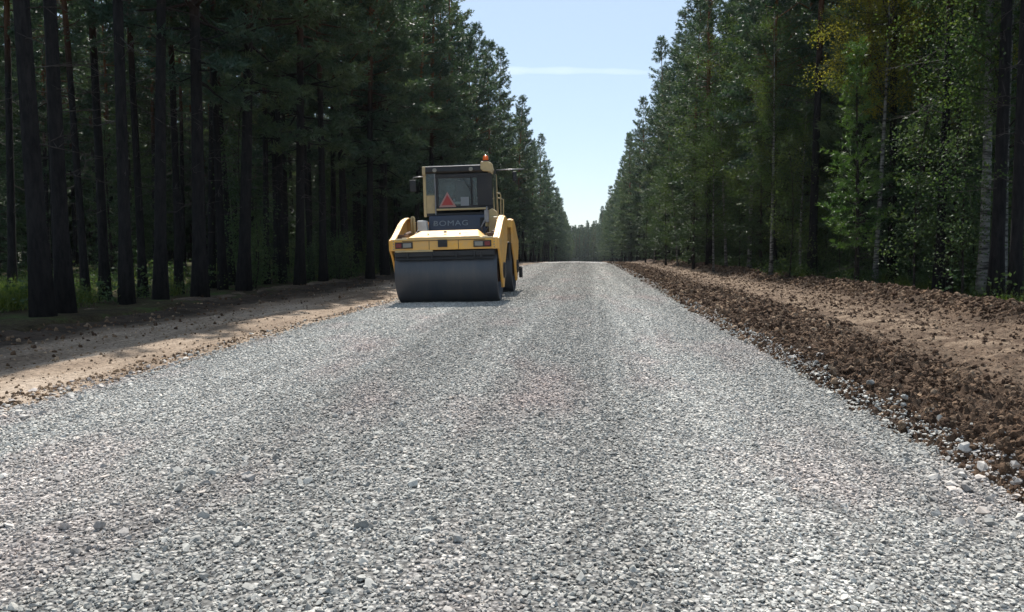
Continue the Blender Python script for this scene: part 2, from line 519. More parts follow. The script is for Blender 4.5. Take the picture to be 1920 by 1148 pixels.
def mat_glass():
    m, t, b = newmat('cab_glass')
    tr = t.nodes.new('ShaderNodeBsdfTransparent'); tr.inputs[0].default_value = (0.74, 0.80, 0.80, 1)
    gl = t.nodes.new('ShaderNodeBsdfGlossy'); gl.inputs['Roughness'].default_value = 0.03
    df = t.nodes.new('ShaderNodeBsdfDiffuse'); df.inputs[0].default_value = (0.35, 0.36, 0.36, 1)
    fr = t.nodes.new('ShaderNodeFresnel'); fr.inputs[0].default_value = 1.45
    m1 = t.nodes.new('ShaderNodeMixShader'); L(t, fr.outputs[0], m1.inputs[0])
    L(t, tr.outputs[0], m1.inputs[1]); L(t, gl.outputs[0], m1.inputs[2])
    m2 = t.nodes.new('ShaderNodeMixShader')
    L(t, ramp(t, noise(t, coords(t), 2.5, 5, .7), [(0.3, 0.03), (0.75, 0.12)]), m2.inputs[0])
    L(t, m1.outputs[0], m2.inputs[1]); L(t, df.outputs[0], m2.inputs[2])
    L(t, m2.outputs[0], t.nodes['Material Output'].inputs[0])
    return m
M['glass'] = mat_glass()

# ------------------------------------------------------------------ ground sheets
ys_near = rows(-5, 0.0065, 100, 0.03)
ys_near = np.concatenate([np.arange(-5, 1.2, 0.12), rows(1.2, 0.006, 100, 0.018), rows(103, 0.03, 420, 3)])
tag(sheet('road', np.arange(-4.9, 2.9, 0.045), ys_near, z_gravel, M['gravel']), kind='structure')
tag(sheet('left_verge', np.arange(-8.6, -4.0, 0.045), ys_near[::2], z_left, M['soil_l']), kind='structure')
tag(sheet('right_verge', np.arange(2.0, 8.3, 0.024), ys_near, z_right, M['soil_r'], smooth=False), kind='structure')
def sym(vals): return sorted(set([-v for v in vals] + list(vals)))
xs_f = np.array(sym([0, 2, 4, 6, 6.5] + list(np.arange(6.8, 12, 0.25)) + list(np.arange(12, 40, .8)) + list(rows(41, .12, 6000, 2))))
ys_f = np.concatenate([-rows(8, .2, 3000, 3)[::-1], np.arange(-5, 60, 0.5), rows(60, 0.02, 420, 1), rows(450, .15, 9000, 30)])
tag(sheet('ground', xs_f, ys_f, z_forest, M['litter']), kind='structure')

# ------------------------------------------------------------------ scatter by geometry nodes (only for what nobody could count)
def hidden_collection(name, meshes, mats):
    c = bpy.data.collections.new(name)
    for i, me in enumerate(meshes):
        if len(me.materials) == 0: me.materials.append(mats[i] if isinstance(mats, list) else mats)
        c.objects.link(bpy.data.objects.new('%s_%02d' % (name, i), me))
    return c
def scatter(name, P3, rot, scl, pick, coll, label, cat):
    me = bpy.data.meshes.new(name)
    n = len(P3)
    me.vertices.add(n)
    me.vertices.foreach_set('co', np.asarray(P3, np.float32).ravel())
    a = me.attributes.new('rot', 'FLOAT_VECTOR', 'POINT'); a.data.foreach_set('vector', np.asarray(rot, np.float32).ravel())
    a = me.attributes.new('scl', 'FLOAT_VECTOR', 'POINT')
    scl = np.asarray(scl, np.float32)
    if scl.ndim == 1: scl = np.repeat(scl[:, None], 3, 1)
    a.data.foreach_set('vector', scl.ravel())
    a = me.attributes.new('pick', 'INT', 'POINT'); a.data.foreach_set('value', np.asarray(pick, np.int32))
    o = link(name, me)
    g = bpy.data.node_groups.new(name, 'GeometryNodeTree')
    g.interface.new_socket('Geometry', in_out='INPUT', socket_type='NodeSocketGeometry')
    g.interface.new_socket('Geometry', in_out='OUTPUT', socket_type='NodeSocketGeometry')
    gi = g.nodes.new('NodeGroupInput'); go = g.nodes.new('NodeGroupOutput')
    ip = g.nodes.new('GeometryNodeInstanceOnPoints')
    ci = g.nodes.new('GeometryNodeCollectionInfo')
    ci.inputs[0].default_value = coll; ci.inputs[1].default_value = True; ci.inputs[2].default_value = True
    ip.inputs['Pick Instance'].default_value = True
    def attr(nm, ty):
        x = g.nodes.new('GeometryNodeInputNamedAttribute'); x.data_type = ty; x.inputs[0].default_value = nm
        return x.outputs[0]
    e = g.nodes.new('FunctionNodeEulerToRotation')
    g.links.new(attr('rot', 'FLOAT_VECTOR'), e.inputs[0])
    g.links.new(gi.outputs[0], ip.inputs['Points'])
    g.links.new(ci.outputs[0], ip.inputs['Instance'])
    g.links.new(attr('pick', 'INT'), ip.inputs['Instance Index'])
    g.links.new(e.outputs[0], ip.inputs['Rotation'])
    g.links.new(attr('scl', 'FLOAT_VECTOR'), ip.inputs['Scale'])
    g.links.new(ip.outputs[0], go.inputs[0])
    md = o.modifiers.new('scatter', 'NODES'); md.node_group = g
    tag(o, label, cat, kind='stuff')
    return o

rng = np.random.RandomState(3)
def stone_mesh(i):
    bm = bmesh.new()
    r = random.Random(100 + i)
    ax = (1.0, r.uniform(.65, .95), r.uniform(.4, .75))
    for k in range(15):
        d = Vector((r.gauss(0, 1), r.gauss(0, 1), r.gauss(0, 1))).normalized()
        s = r.uniform(.42, .55)
        bm.verts.new((d.x * ax[0] * s, d.y * ax[1] * s, d.z * ax[2] * s))
    bmesh.ops.convex_hull(bm, input=bm.verts)
    for v in [v for v in bm.verts if not v.link_faces]: bm.verts.remove(v)
    me = bpy.data.meshes.new('stone'); bm.to_mesh(me); bm.free()
    return me
def clod_mesh(i):
    bm = bmesh.new()
    bmesh.ops.create_icosphere(bm, subdivisions=2, radius=.5)
    r = random.Random(i)
    from mathutils import noise as mn
    off = Vector((r.uniform(0, 50),) * 3)
    for v in bm.verts:
        n = v.co.normalized()
        v.co = v.co * (1 + 0.45 * mn.noise(n * 1.6 + off) + 0.3 * mn.noise(n * 4 + off))
        v.co *= 1 + .22 * mn.noise(n * 9 + off)
        v.co.z *= .6; v.co.y *= r.uniform(.7, .8)
    me = bpy.data.meshes.new('clod'); bm.to_mesh(me); bm.free()
    return me
stones = hidden_collection('stone_shapes', [stone_mesh(i) for i in range(14)], M['stone'])
clods = hidden_collection('clod_shapes', [clod_mesh(i) for i in range(10)], M['clod'])

def in_view(x, y, margin=1.2):
    return (x > -0.75 * y - margin) & (x < 0.57 * y + margin)

def gravel_points():
    out = []
    # (y0, y1, density per m2, size lo, size hi)
    for y0, y1, dens, lo, hi in (
                                 (1.3, 6, 170, .021, .036), (6, 14, 60, .024, .04), (1.3, 6, 13, .036, .058), (9, 30, 1.2, .045, .065)):
        a = (y1 - y0) * (GR - GL + .5)
        n = int(a * dens)
        x = rng.uniform(GL - .12, GR + .06, n); y = rng.uniform(y0, y1, n)
        k = in_view(x, y, 0.7)
        # thin out the smooth compacted lanes a little for the coarser stones
        x, y = x[k], y[k]
        if lo > .02 and y0 < 30:
            cl = fbm(x, y * .6, .9, 3)
            kk = rng.rand(len(x)) < np.clip(.45 + cl * 1.6, .08, 1)
            x, y = x[kk], y[kk]
        s = lo + (hi - lo) * rng.rand(len(x)) ** 1.5
        out.append((x, y, s))
    n = 540000
    q = .55; u = rng.rand(n)
    y = (1.3 ** q + u * (70 ** q - 1.3 ** q)) ** (1 / q)
    x = rng.uniform(GL - .12, GR + .10, n)
    k = in_view(x, y, .6) & (rng.rand(n) > sstep(28, 70, y)); x, y = x[k], y[k]
    out.append((x, y, (.0085 + .0125 * rng.rand(len(x)) ** 1.6) * np.clip(y / 3.5, 1, 20) ** .42))
    # bigger stones along both edges
    for xc, y0, y1, n in ((GR + .04, 3.2, 30, 900), (GL - .06, 4.5, 40, 2600)):
        y = y0 * (y1 / y0) ** rng.rand(n)
        x = xc + .10 * fbm(y * 0 + 3, y, 0.5, 4) + rng.normal(0, .17, n)
        out.append((x, y, .014 + .055 * rng.rand(n) ** 4))
    n = 60
    x = rng.normal(1.95, .16, n); y = rng.uniform(3.1, 4.6, n)
    out.append((x, y, .035 + .045 * rng.rand(n)))
    n = 70
    x = rng.normal(-1.75, .5, n); y = rng.normal(3.6, .7, n)
    out.append((x, y, .03 + .035 * rng.rand(n)))
    x, y, s = [np.concatenate(c) for c in zip(*out)]
    z = np.maximum(z_gravel(x, y), np.where(x > 1.9, z_right(x, y), np.where(x < -3.9, z_left(x, y), -9))) + s * (rng.rand(len(x)) * .34 - .08) + np.where(s < .03, rng.rand(len(s)) * .005, 0)
    return x, y, z, s
x, y, z, s = gravel_points()
n = len(x)
print('gravel stones', n)
scatter('crushed_gravel', np.stack([x, y, z], 1),
        np.stack([rng.normal(0, .30, n), rng.normal(0, .30, n), rng.uniform(0, 6.28, n)], 1),
        s * 1.15, rng.randint(0, 14, n), stones, 'loose grey crushed stone covering the road', 'gravel')

# soil clods
n = 560000
y = 2.8 * (75 / 2.8) ** rng.rand(n)
x = rng.uniform(2.02, 7.7, n) + rng.normal(0, .05, n)
cm = clodmask(x, y)
k = (rng.rand(n) < cm * .75 + .25) & in_view(x, y, 1)
x, y, cm = x[k], y[k], cm[k]
s = (.006 + .07 * rng.rand(len(x)) ** 18) * (0.65 + .4 * cm) * np.clip(y / 8, .75, 1.9)
z = np.maximum(z_right(x, y), z_gravel(x, y)) - s * .05
x2 = rng.normal(-4.36, .12, 9000); y2 = 4.5 * (55 / 4.5) ** rng.rand(9000)
s2 = .006 + .035 * rng.rand(9000) ** 9
z2 = z_left(x2, y2) + s2 * .15
x3 = rng.normal(-7.4, .7, 2500); y3 = 8 * (60 / 8) ** rng.rand(2500)
s3 = .01 + .06 * rng.rand(2500) ** 4
z3 = z_left(x3, y3) + s3 * .15
x, y, z, s = (np.concatenate(c) for c in ((x, x3), (y, y3), (z, z3), (s, s3)))
n = len(x)
print('clods', n)
tan_m = mat_clod(); tan_m.name = 'tan_clod'
for e_, c_ in zip([nd for nd in tan_m.node_tree.nodes if nd.type == 'VALTORGB'][0].color_ramp.elements, [(.11, .07, .045), (.2, .14, .09), (.3, .22, .155), (.42, .35, .28)]): e_.color = (*c_, 1)
tan = hidden_collection('tan_clod_shapes', [clod_mesh(i) for i in range(20, 28)], tan_m)
xs = rng.uniform(-6.9, -4.3, 9000); ysx = 4.5 * (55 / 4.5) ** rng.rand(9000); ss = .006 + .03 * rng.rand(9000) ** 6
x2, y2, s2 = np.concatenate([x2, xs]), np.concatenate([y2, ysx]), np.concatenate([s2, ss]); z2 = z_left(x2, y2) + s2 * .12
scatter('tan_clods', np.stack([x2, y2, z2], 1), rng.uniform(0, 6.28, (len(x2), 3)), s2 * 1.2, rng.randint(0, 8, len(x2)), tan,
        'crumbs of light soil along the left edge of the gravel', 'soil')
scatter('soil_clods', np.stack([x, y, z], 1), rng.uniform(0, 6.28, (n, 3)), s * 1.2, rng.randint(0, 10, n), clods,
        'lumps of dug brown soil heaped beside the gravel', 'soil')

# ------------------------------------------------------------------ trees
def unit(v): return v / np.maximum(np.linalg.norm(v, axis=-1, keepdims=True), 1e-9)
def tufts(C, D, r, per, ln, wd):
    """needle sprays: per thin triangles around each centre, leaning along D"""
    n = len(C)
    C = np.repeat(C, per, 0); D = np.repeat(D, per, 0)
    d = unit(D * 0.75 + r.normal(0, .62, C.shape))
    s = unit(np.cross(d, r.normal(0, 1, C.shape)))
    l = ln * r.uniform(.6, 1.25, (len(C), 1))
    w = wd * r.uniform(.6, 1.3, (len(C), 1))
    B = C + r.normal(0, ln * .22, C.shape)
    V = np.stack([B - s * w * .5, B + s * w * .5, B + d * l], 1).reshape(-1, 3)
    return V
def leaves(C, r, per, spread, size):
    C = np.repeat(C, per, 0)
    C = C + r.normal(0, spread, C.shape)
    a = unit(r.normal(0, 1, C.shape)); b = unit(np.cross(a, r.normal(0, 1, C.shape)))
    s = size * r.uniform(.6, 1.3, (len(C), 1))
    return np.stack([C - a * s * .5, C - b * s * .33, C + a * s * .5, C + b * s * .33], 1).reshape(-1, 3)
def trunk_pts(r, H, r0, n=12, bend=.12, lean=0):
    ph = r.uniform(0, 6.28, 2); pts, rad = [], []
    for i in range(n + 1):
        t = i / n
        pts.append((bend * math.sin(ph[0] + t * 3.2) * t + lean * t, bend * math.sin(ph[1] + t * 2.6) * t, -0.3 + (H + .3) * t))
        flare = 1 + .55 * math.exp(-t * H / .45)
        rad.append(max(.012, r0 * (1 - t) ** .8 * flare))
    return pts, rad
def at_h(pts, H, z):
    t = min(max((z + .3) / (H + .3), 0), .999) * (len(pts) - 1)
    i = int(t); f = t - i
    a, b = np.array(pts[i]), np.array(pts[i + 1])
    return a * (1 - f) + b * f
def conifer(name, seed, H, r0, cs, cr, up=(0, 45), droop=0.0, per=11, ln=.19, wd=.055, step=.44, nb=5, bark=None, leaf=None,
            dead=(1.5, 0.0, 0), power=.55, bark_name='bark', gap=.2, bare=.48):
    r = np.random.RandomState(seed)
    pts, rad = trunk_pts(r, H, r0)
    root = empty(name)
    tm = MB().tube(pts, rad, 10); nf = len(tm.f)
    lb = MB(); C, D = [], []
    z = cs
    while z < H - .15:
        t = (z - cs) / (H - cs)
        prof = (1 - t) ** power * (.62 + .38 * min(1, t * 5))
        k = nb if t < .85 else 4
        a0 = r.uniform(0, 6.28)
        for j in range(k):
            if r.rand() < gap: continue
            Lb = max(.22, cr * prof * r.uniform(.6, 1.2))
            a = a0 + j * 6.283 / k + r.normal(0, .3)
            el = R(up[0] + (up[1] - up[0]) * t + r.normal(0, 9))
            o = at_h(pts, H, z + r.uniform(-.15, .15))
            bp = [o]
            d = np.array([math.cos(a) * math.cos(el), math.sin(a) * math.cos(el), math.sin(el)])
            ns = 4
            for q in range(ns):
                dd = d + np.array([0, 0, (-droop * .5 if q < 2 else .22 + droop * .3) * (q + 1) / ns]) + r.normal(0, .07, 3)
                bp.append(bp[-1] + unit(dd) * Lb / ns)
            br = max(.008, .016 * Lb * (1.4 - t))
            lb.tube(bp, [br, br * .75, br * .5, br * .3, br * .12], 4, cap=False)
            # side twigs carrying the needles
            m = max(3, int(Lb / .16))
            for q in range(m):
                u = bare * min(1, Lb / 1.2) + (1 - bare * min(1, Lb / 1.2)) * (q + .5) / m
                i = min(int(u * ns), ns - 1); f = u * ns - i
                p0 = bp[i] * (1 - f) + bp[i + 1] * f
                bd = unit(bp[i + 1] - bp[i])
                side = np.cross(bd, [0, 0, 1.0]); side = side / max(np.linalg.norm(side), 1e-6)
                sg = 1 if q % 2 else -1
                td = unit(bd * .55 + side * sg * r.uniform(.4, 1.0) + np.array([0, 0, r.uniform(-.15 - droop, .35)]))
                tl = (.14 + .30 * Lb * (1 - u) + .12) * r.uniform(.6, 1.2)
                kk = max(1, int(tl / .13))
                for w_ in range(kk):
                    C.append(p0 + td * tl * (w_ + 1) / kk); D.append(td)
        z += step * r.uniform(.75, 1.25) * (1 if t < .8 else .7)
    top = at_h(pts, H, H)
    for q in range(8):
        C.append(top + np.array([0, 0, -.09 * q])); D.append(np.array([0, 0, 1.0]))
    lb.build('limbs', bark, root, smooth=True)
    V = tufts(np.array(C), np.array(D), r, per, ln, wd)
    link('crown', np_mesh('crown', V, np.arange(len(V)).reshape(-1, 3)), leaf, root)
    if dead[2]:
        db = tm
        for q in range(dead[2]):
            z = r.uniform(dead[0], dead[1]); a = r.uniform(0, 6.28); o = at_h(pts, H, z)
            Lb = r.uniform(.4, 1.7) * (.6 + .4 * z / dead[1]); el = R(r.uniform(-25, 15)); bp = [o]
            d = np.array([math.cos(a) * math.cos(el), math.sin(a) * math.cos(el), math.sin(el)])
            for w_ in range(3):
                bp.append(bp[-1] + unit(d + r.normal(0, .18, 3)) * Lb / 3)
            db.tube(bp, [.012, .008, .005, .002], 3, cap=False)
            for w_ in range(3):
                p = bp[1 + w_ % 2]; db.tube([p, p + unit(d + r.normal(0, .7, 3)) * Lb * .3], [.006, .002], 3, cap=False)
    tr_ = tm.build('trunk', bark, root, smooth=True)     # with its dead lower branches
    tr_.data.materials.append(M['twig'])
    for p in tr_.data.polygons[nf:]: p.material_index = 1
    print(name, 'needles', len(V) // 3)
    return root
def broadleaf(name, seed, H, r0, cs, cr, leaf, bark, per=26, size=.07, step=.32, nstem=1, spread=.16, lean=0):
    r = np.random.RandomState(seed)
    root = empty(name)
    tb, lb, C = MB(), MB(), []
    for st in range(nstem):
        ln_ = lean if nstem == 1 else r.uniform(-.5, .5) * H * .4
        pts, rad = trunk_pts(r, H * (1 if nstem == 1 else r.uniform(.6, 1)), r0, 10, .18, ln_)
        if nstem > 1:
            ly = r.uniform(-.5, .5) * H * .4
            pts = [(p[0], p[1] + ly * i / 10, p[2]) for i, p in enumerate(pts)]
        tb.tube(pts, rad, 8)
        Hs = pts[-1][2]
        z = cs
        while z < Hs - .05:
            t = (z - cs) / (Hs - cs)
            prof = math.sin(PI * min(1, .22 + .78 * t) ** 1.0) ** .6 * .9 + .1
            for j in range(2 if nstem == 1 else 1):
                Lb = cr * prof * r.uniform(.45, 1.15); a = r.uniform(0, 6.28); el = R(r.uniform(15, 60))
                o = at_h(pts, Hs, z); bp = [o]
                d = np.array([math.cos(a) * math.cos(el), math.sin(a) * math.cos(el), math.sin(el)])
                for q in range(4):
                    bp.append(bp[-1] + unit(d + r.normal(0, .15, 3) - np.array([0, 0, .12 * q])) * Lb / 4)
                br = max(.004, .011 * Lb)
                lb.tube(bp, [br, br * .8, br * .55, br * .35, br * .15], 4, cap=False)
                for q in range(max(3, int(Lb / .16))):
                    u = r.uniform(.3, 1); i = min(int(u * 4), 3); f = u * 4 - i
                    p0 = bp[i] * (1 - f) + bp[i + 1] * f
                    C.append(p0 + r.normal(0, .16 * min(1, Lb), 3) + np.array([0, 0, -.05]))
            z += step * r.uniform(.7, 1.3)
    tb.build('trunk' if nstem == 1 else 'stems', bark, root, smooth=True)
    lb.build('limbs', M['bark_dark'], root, smooth=True)
    V = leaves(np.array(C), r, per, spread, size)
    link('crown', np_mesh('crown', V, np.arange(len(V)).reshape(-1, 4)), leaf, root)
    print(name, 'leaves', len(V) // 4)
    return root

PROTO = {}
def kids(o): return [c for c in bpy.data.objects if c.parent == o]
def reg(key, root): PROTO[key] = [root, kids(root), False]
B_, D_ = M['bark'], M['bark_dark']
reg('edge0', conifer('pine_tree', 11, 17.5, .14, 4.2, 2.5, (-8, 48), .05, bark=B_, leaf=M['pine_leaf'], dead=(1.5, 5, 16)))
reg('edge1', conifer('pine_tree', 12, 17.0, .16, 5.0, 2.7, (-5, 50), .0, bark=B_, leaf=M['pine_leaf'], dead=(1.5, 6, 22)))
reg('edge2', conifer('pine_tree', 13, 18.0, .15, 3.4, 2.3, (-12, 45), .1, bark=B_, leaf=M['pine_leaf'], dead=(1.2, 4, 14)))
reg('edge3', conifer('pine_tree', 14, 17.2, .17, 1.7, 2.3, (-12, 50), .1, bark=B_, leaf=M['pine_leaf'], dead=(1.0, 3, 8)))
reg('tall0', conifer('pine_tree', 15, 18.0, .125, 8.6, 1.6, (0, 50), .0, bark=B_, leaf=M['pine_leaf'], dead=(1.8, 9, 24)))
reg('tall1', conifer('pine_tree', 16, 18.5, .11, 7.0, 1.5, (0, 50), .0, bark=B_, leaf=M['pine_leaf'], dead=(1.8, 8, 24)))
reg('spruce0', conifer('spruce_tree', 21, 8.5, .09, .9, 1.7, (-15, 35), .35, per=9, ln=.15, wd=.04, step=.30, nb=6, bark=D_, leaf=M['spruce_leaf'], power=.85, bare=.12))
reg('spruce1', conifer('spruce_tree', 22, 5.5, .06, .5, 1.3, (-12, 35), .3, per=9, ln=.13, wd=.035, step=.26, nb=6, bark=D_, leaf=M['spruce_leaf'], power=.85, bare=.12))
reg('spruce2', conifer('spruce_tree', 23, 14.5, .15, 1.6, 2.1, (-18, 35), .4, per=8, ln=.19, wd=.05, step=.36, nb=6, bark=D_, leaf=M['spruce_leaf'], power=.9, bare=.15))
reg('young', conifer('young_pine_tree', 24, 7.2, .075, 1.3, 1.15, (5, 55), .0, per=11, ln=.15, wd=.035, step=.34, nb=5, bark=D_, leaf=M['bright_leaf'], power=.6, bare=.15, dead=(.6, 1.8, 8)))
reg('birch0', broadleaf('birch_tree', 31, 12.5, .085, 3.2, 2.3, M['birch_leaf'], M['birch'], per=36, size=.058))
reg('birch1', broadleaf('birch_tree', 32, 9.5, .06, 1.8, 1.9, M['birch_leaf'], M['birch'], per=34, size=.056, lean=.6))
reg('birchy', broadleaf('birch_tree', 33, 12.0, .08, 5.4, 2.6, M['yellow_leaf'], M['birch'], per=44, size=.058, step=.2))
reg('sapling', broadleaf('birch_sapling', 34, 4.6, .028, .7, 1.0, M['shrub_leaf'], M['bark_dark'], per=15, size=.07, step=.2))
reg('shrub0', broadleaf('leafy_shrub', 35, 2.0, .014, .15, .65, M['shrub_leaf'], M['bark_dark'], per=12, size=.065, step=.13, nstem=5, spread=.1))
reg('shrub1', broadleaf('leafy_shrub', 36, 1.3, .012, .1, .5, M['shrub_leaf'], M['bark_dark'], per=12, size=.06, step=.11, nstem=6, spread=.1))

trees = []
def place(key, x, y, label, cat, group=None, s=1.0, rz=None, zs=None, rr=random.Random(5)):
    root, ch, used = PROTO[key]
    z = gz(x, y)
    if abs(x) < 8: z = max(z, gz(x, y, z_left if x < 0 else z_right))
    if not used:
        o = root; PROTO[key][2] = True
    else:
        o = root.copy(); COL.objects.link(o)
        for c in ch:
            d = c.copy(); COL.objects.link(d); d.parent = o
    o.location = (x, y, z - .02)
    o.rotation_euler = (rr.gauss(0, .018), rr.gauss(0, .018), rr.uniform(0, 6.28) if rz is None else rz)
    o.scale = (s, s, s * (zs or 1))
    if 'group' in o: del o['group']
    tag(o, label, cat, group)
    trees.append((x, y))
    return o
def at(px, D):
    """ground point under photo column px at optical depth D"""
    lc = (px - 960) / FPX * D
    return lc * math.cos(YAW) - D * math.sin(YAW), D * math.cos(YAW) + lc * math.sin(YAW)
ORD = ['first', 'second', 'third', 'fourth', 'fifth', 'sixth', 'seventh', 'eighth', 'ninth', 'tenth', 'eleventh', 'twelfth',
       'thirteenth', 'fourteenth', 'fifteenth', 'sixteenth', 'seventeenth', 'eighteenth', 'nineteenth', 'twentieth', 'twenty first', 'twenty second', 'twenty third']
rr = random.Random(12)

# left front row, trunks read off the photograph
LF = [(22, 17.5, 'tall1', .8), (78, 12.3, 'tall0', 1.15), (120, 13.2, 'tall0', 1.0), (160, 17.5, 'tall1', .8), (236, 15.6, 'tall1', 1.1), (300, 16.8, 'tall0', 1.0),
      (335, 20.0, 'tall1', .9), (374, 18.0, 'edge1', .98), (418, 21, 'tall1', 1.0), (456, 20.5, 'edge1', 1.0), (500, 25.5, 'tall1', .9), (562, 23.5, 'edge0', 1.0),
      (606, 26.5, 'tall0', 1.0), (650, 30, 'edge1', .95), (694, 29.5, 'edge0', 1.0)]
LF += [(196, 18.6, 'tall0', .9), (268, 19.0, 'tall1', .85), (396, 22.8, 'tall0', .9), (436, 24.0, 'tall1', .85), (530, 26, 'tall0', .92), (584, 28.6, 'tall1', .9), (626, 31, 'tall0', .95)]
LF.sort()
for i, (px, D, k, s) in enumerate(LF):
    x, y = at(px, D)
    look = 'thick bare dark' if s > 1.05 else ('slim dark' if s < .95 else 'dark straight')
    place(k, x, y, '%s pine trunk, %s from the left edge of the photo, front row' % (look, ORD[i]), 'pine tree',
          'pines at the front of the left forest edge', s)
# left row going on past the roller
y = 32.5; i = 0
while y < 96:
    x = -8.1 + rr.uniform(-.9, .8) + (0.5 if y > 60 else 0)
    k = rr.choice(['edge0', 'edge1', 'edge2', 'edge3', 'edge2'])
    if i < 12:
        lab = 'dark roadside pine beyond the roller, %s of the left row going away from it' % ORD[i]
        place(k, x, y, lab, 'pine tree', 'pines of the left roadside row beyond the roller', rr.uniform(.88, 1.10))
    else:
        place(k, x, y, 'bluish green pine in the far part of the left roadside row against the sky', 'pine tree',
              'far pines of the left roadside row', rr.uniform(.8, 1.1))
    y += rr.uniform(2.6, 3.6); i += 1
while y < 335:
    place(rr.choice(['edge2', 'edge3', 'edge0']), -7.4 + rr.uniform(-1.0, .9), y, 'small distant pine at the far end of the left roadside row', 'pine tree',
          'distant pines of the left roadside row', rr.uniform(.78, 1.1))
    y += rr.uniform(4, 6.5)

# right side features read off the photograph
def rp(key, px, D, label, cat, group=None, s=1.0, rz=None, zs=None):
    x, y = at(px, D)
    return place(key, x, y, label, cat, group, s, rz, zs)
rp('tall0', 1522, 27.6, 'thick dark pine with reddish bark and bare side branches right of the pale leafy trees', 'pine tree', None, 1.2, 1.0)
rp('young', 1606, 22.6, 'bright green young pine standing out in front of the dark right forest', 'young pine', None, .92, 2.0, 1.0)
rp('birchy', 1640, 23.9, 'birch with yellowing crown at the top of the right forest', 'birch tree', None, .92, .5)
rp('birchy', 1800, 24, 'birch with smaller yellow green crown near the top right corner', 'birch tree', None, .85, 2.5)
rp('birch0', 1842, 17.5, 'tall birch with patchy white trunk near the right edge of the photo', 'birch tree', None, 1.25, .3)
rp('birch1', 1885, 17, 'thin leaning pale birch stem closest to the right edge of the photo', 'birch tree', None, 1.1, 1.3)
rp('birch0', 1745, 25.5, 'dark leafed birch between the bright young pine and the white birch trunk', 'birch tree', None, 1.0, 3.0)
rp('birch0', 1405, 36, 'pale green leafy birch left of the thick dark pine', 'birch tree', None, 1.12, 4.0)
rp('birch1', 1362, 40, 'slender birch with two pale stems behind the verge left of the thick dark pine', 'birch tree', None, 1.2, 2.2)
rp('spruce2', 1712, 24.6, 'dark tall spruce right of the bright young pine', 'spruce tree', None, 1.0)
rp('spruce0', 1778, 19.5, 'short dark spruce beneath the smaller yellow green birch', 'spruce tree', None, 1.0)
rp('tall0', 1672, 24.8, 'straight dark pine trunk just right of the bright young pine', 'pine tree', None, 1.1)
rp('tall1', 1760, 18.8, 'dark bare pine trunk in the right forest, second in from the white birch trunk', 'pine tree', None, 1.0)
rp('tall0', 1868, 16.2, 'dark bare pine trunk just right of the white birch trunk', 'pine tree', None, 1.05)
rp('tall1', 1905, 15.4, 'dark pine trunk at the very right edge of the photo', 'pine tree', None, 1.0)
rp('edge0', 1450, 32.5, 'full crowned pine directly left of the thick dark pine', 'pine tree', None, 1.0)
rp('edge2', 1330, 44, 'pine with dark crown between the slender birch and the lower row of pines', 'pine tree', None, 1.12)
rp('edge3', 1296, 52, 'dark twiggy pine overhanging the verge in the middle of the right row', 'pine tree', None, 1.0)
rp('sapling', 1480, 27, 'pale leafed sapling left of the foot of the thick dark pine', 'sapling', 'saplings on the right verge')
rp('sapling', 1575, 24.5, 'pale leafed sapling between the thick dark pine and the bright young pine', 'sapling', 'saplings on the right verge', .8)
rp('sapling', 1715, 19, 'dim sapling under the dark tall spruce on the right', 'sapling', 'saplings on the right verge', 1.0)
rp('sapling', 1806, 17.2, 'dim sapling left of the foot of the white birch trunk', 'sapling', 'saplings on the right verge', .9)
rp('sapling', 1385, 36.5, 'pale leafed sapling below the pale green leafy birch', 'sapling', 'saplings on the right verge', 1.1)
# right row, going on to the far end
for i, (px, D, k, s_) in enumerate([(1445, 29, 'birch0', .75), (1338, 38, 'birch1', .9), (1300, 45, 'spruce0', .9), (1270, 52, 'birch1', .85), (1248, 57, 'spruce0', .8),
                                   (1500, 28.5, 'birch1', .8), (1425, 33.5, 'spruce0', .8), (1225, 66, 'birch1', .8), (1210, 74, 'spruce0', .8)]):
    rp(k, px, D, 'low %s at the right forest edge, %s beyond the bright young pine' % ('birch' if 'birch' in k else 'spruce', ORD[[1, 3, 4, 5, 6, 0, 2, 7, 8][i]]),
       'birch tree' if 'birch' in k else 'spruce tree', 'low trees filling the right forest edge', s_)
y = 36; i = 0
while y < 98:
    x = 9.25 + rr.uniform(-.9, .9) - (1.0 if y > 48 else 0) * min(1, (y - 48) / 20 if y > 48 else 0)
    k = rr.choice(['edge2', 'edge3', 'edge0', 'edge3'])
    if i < 10:
        place(k, x, y, 'leafy roadside pine of the right row, %s beyond the pale green birch' % ORD[i], 'pine tree',
              'pines of the right roadside row', rr.uniform(.98, 1.25))
    else:
        place(k, x, y, 'bluish green pine in the far part of the right roadside row against the sky', 'pine tree',
              'far pines of the right roadside row', rr.uniform(.95, 1.28))
    y += rr.uniform(2.6, 3.5); i += 1
while y < 335:
    place(rr.choice(['edge2', 'edge3', 'edge0']), 7.1 + rr.uniform(-.9, .9), y, 'small distant pine at the far end of the right roadside row', 'pine tree',
          'distant pines of the right roadside row', rr.uniform(.85, 1.16))
    y += rr.uniform(3.6, 6)
# the wood that closes the road
for i in range(48):
    place(rr.choice(['edge2', 'edge3', 'birch0', 'edge3']), -13 + i * .6 + rr.uniform(-.4, .4), 338 + rr.uniform(0, 30),
          'hazy tree of the low wood closing the far end of the road', 'tree', 'trees closing the far end of the road', rr.uniform(.8, 1.05) )

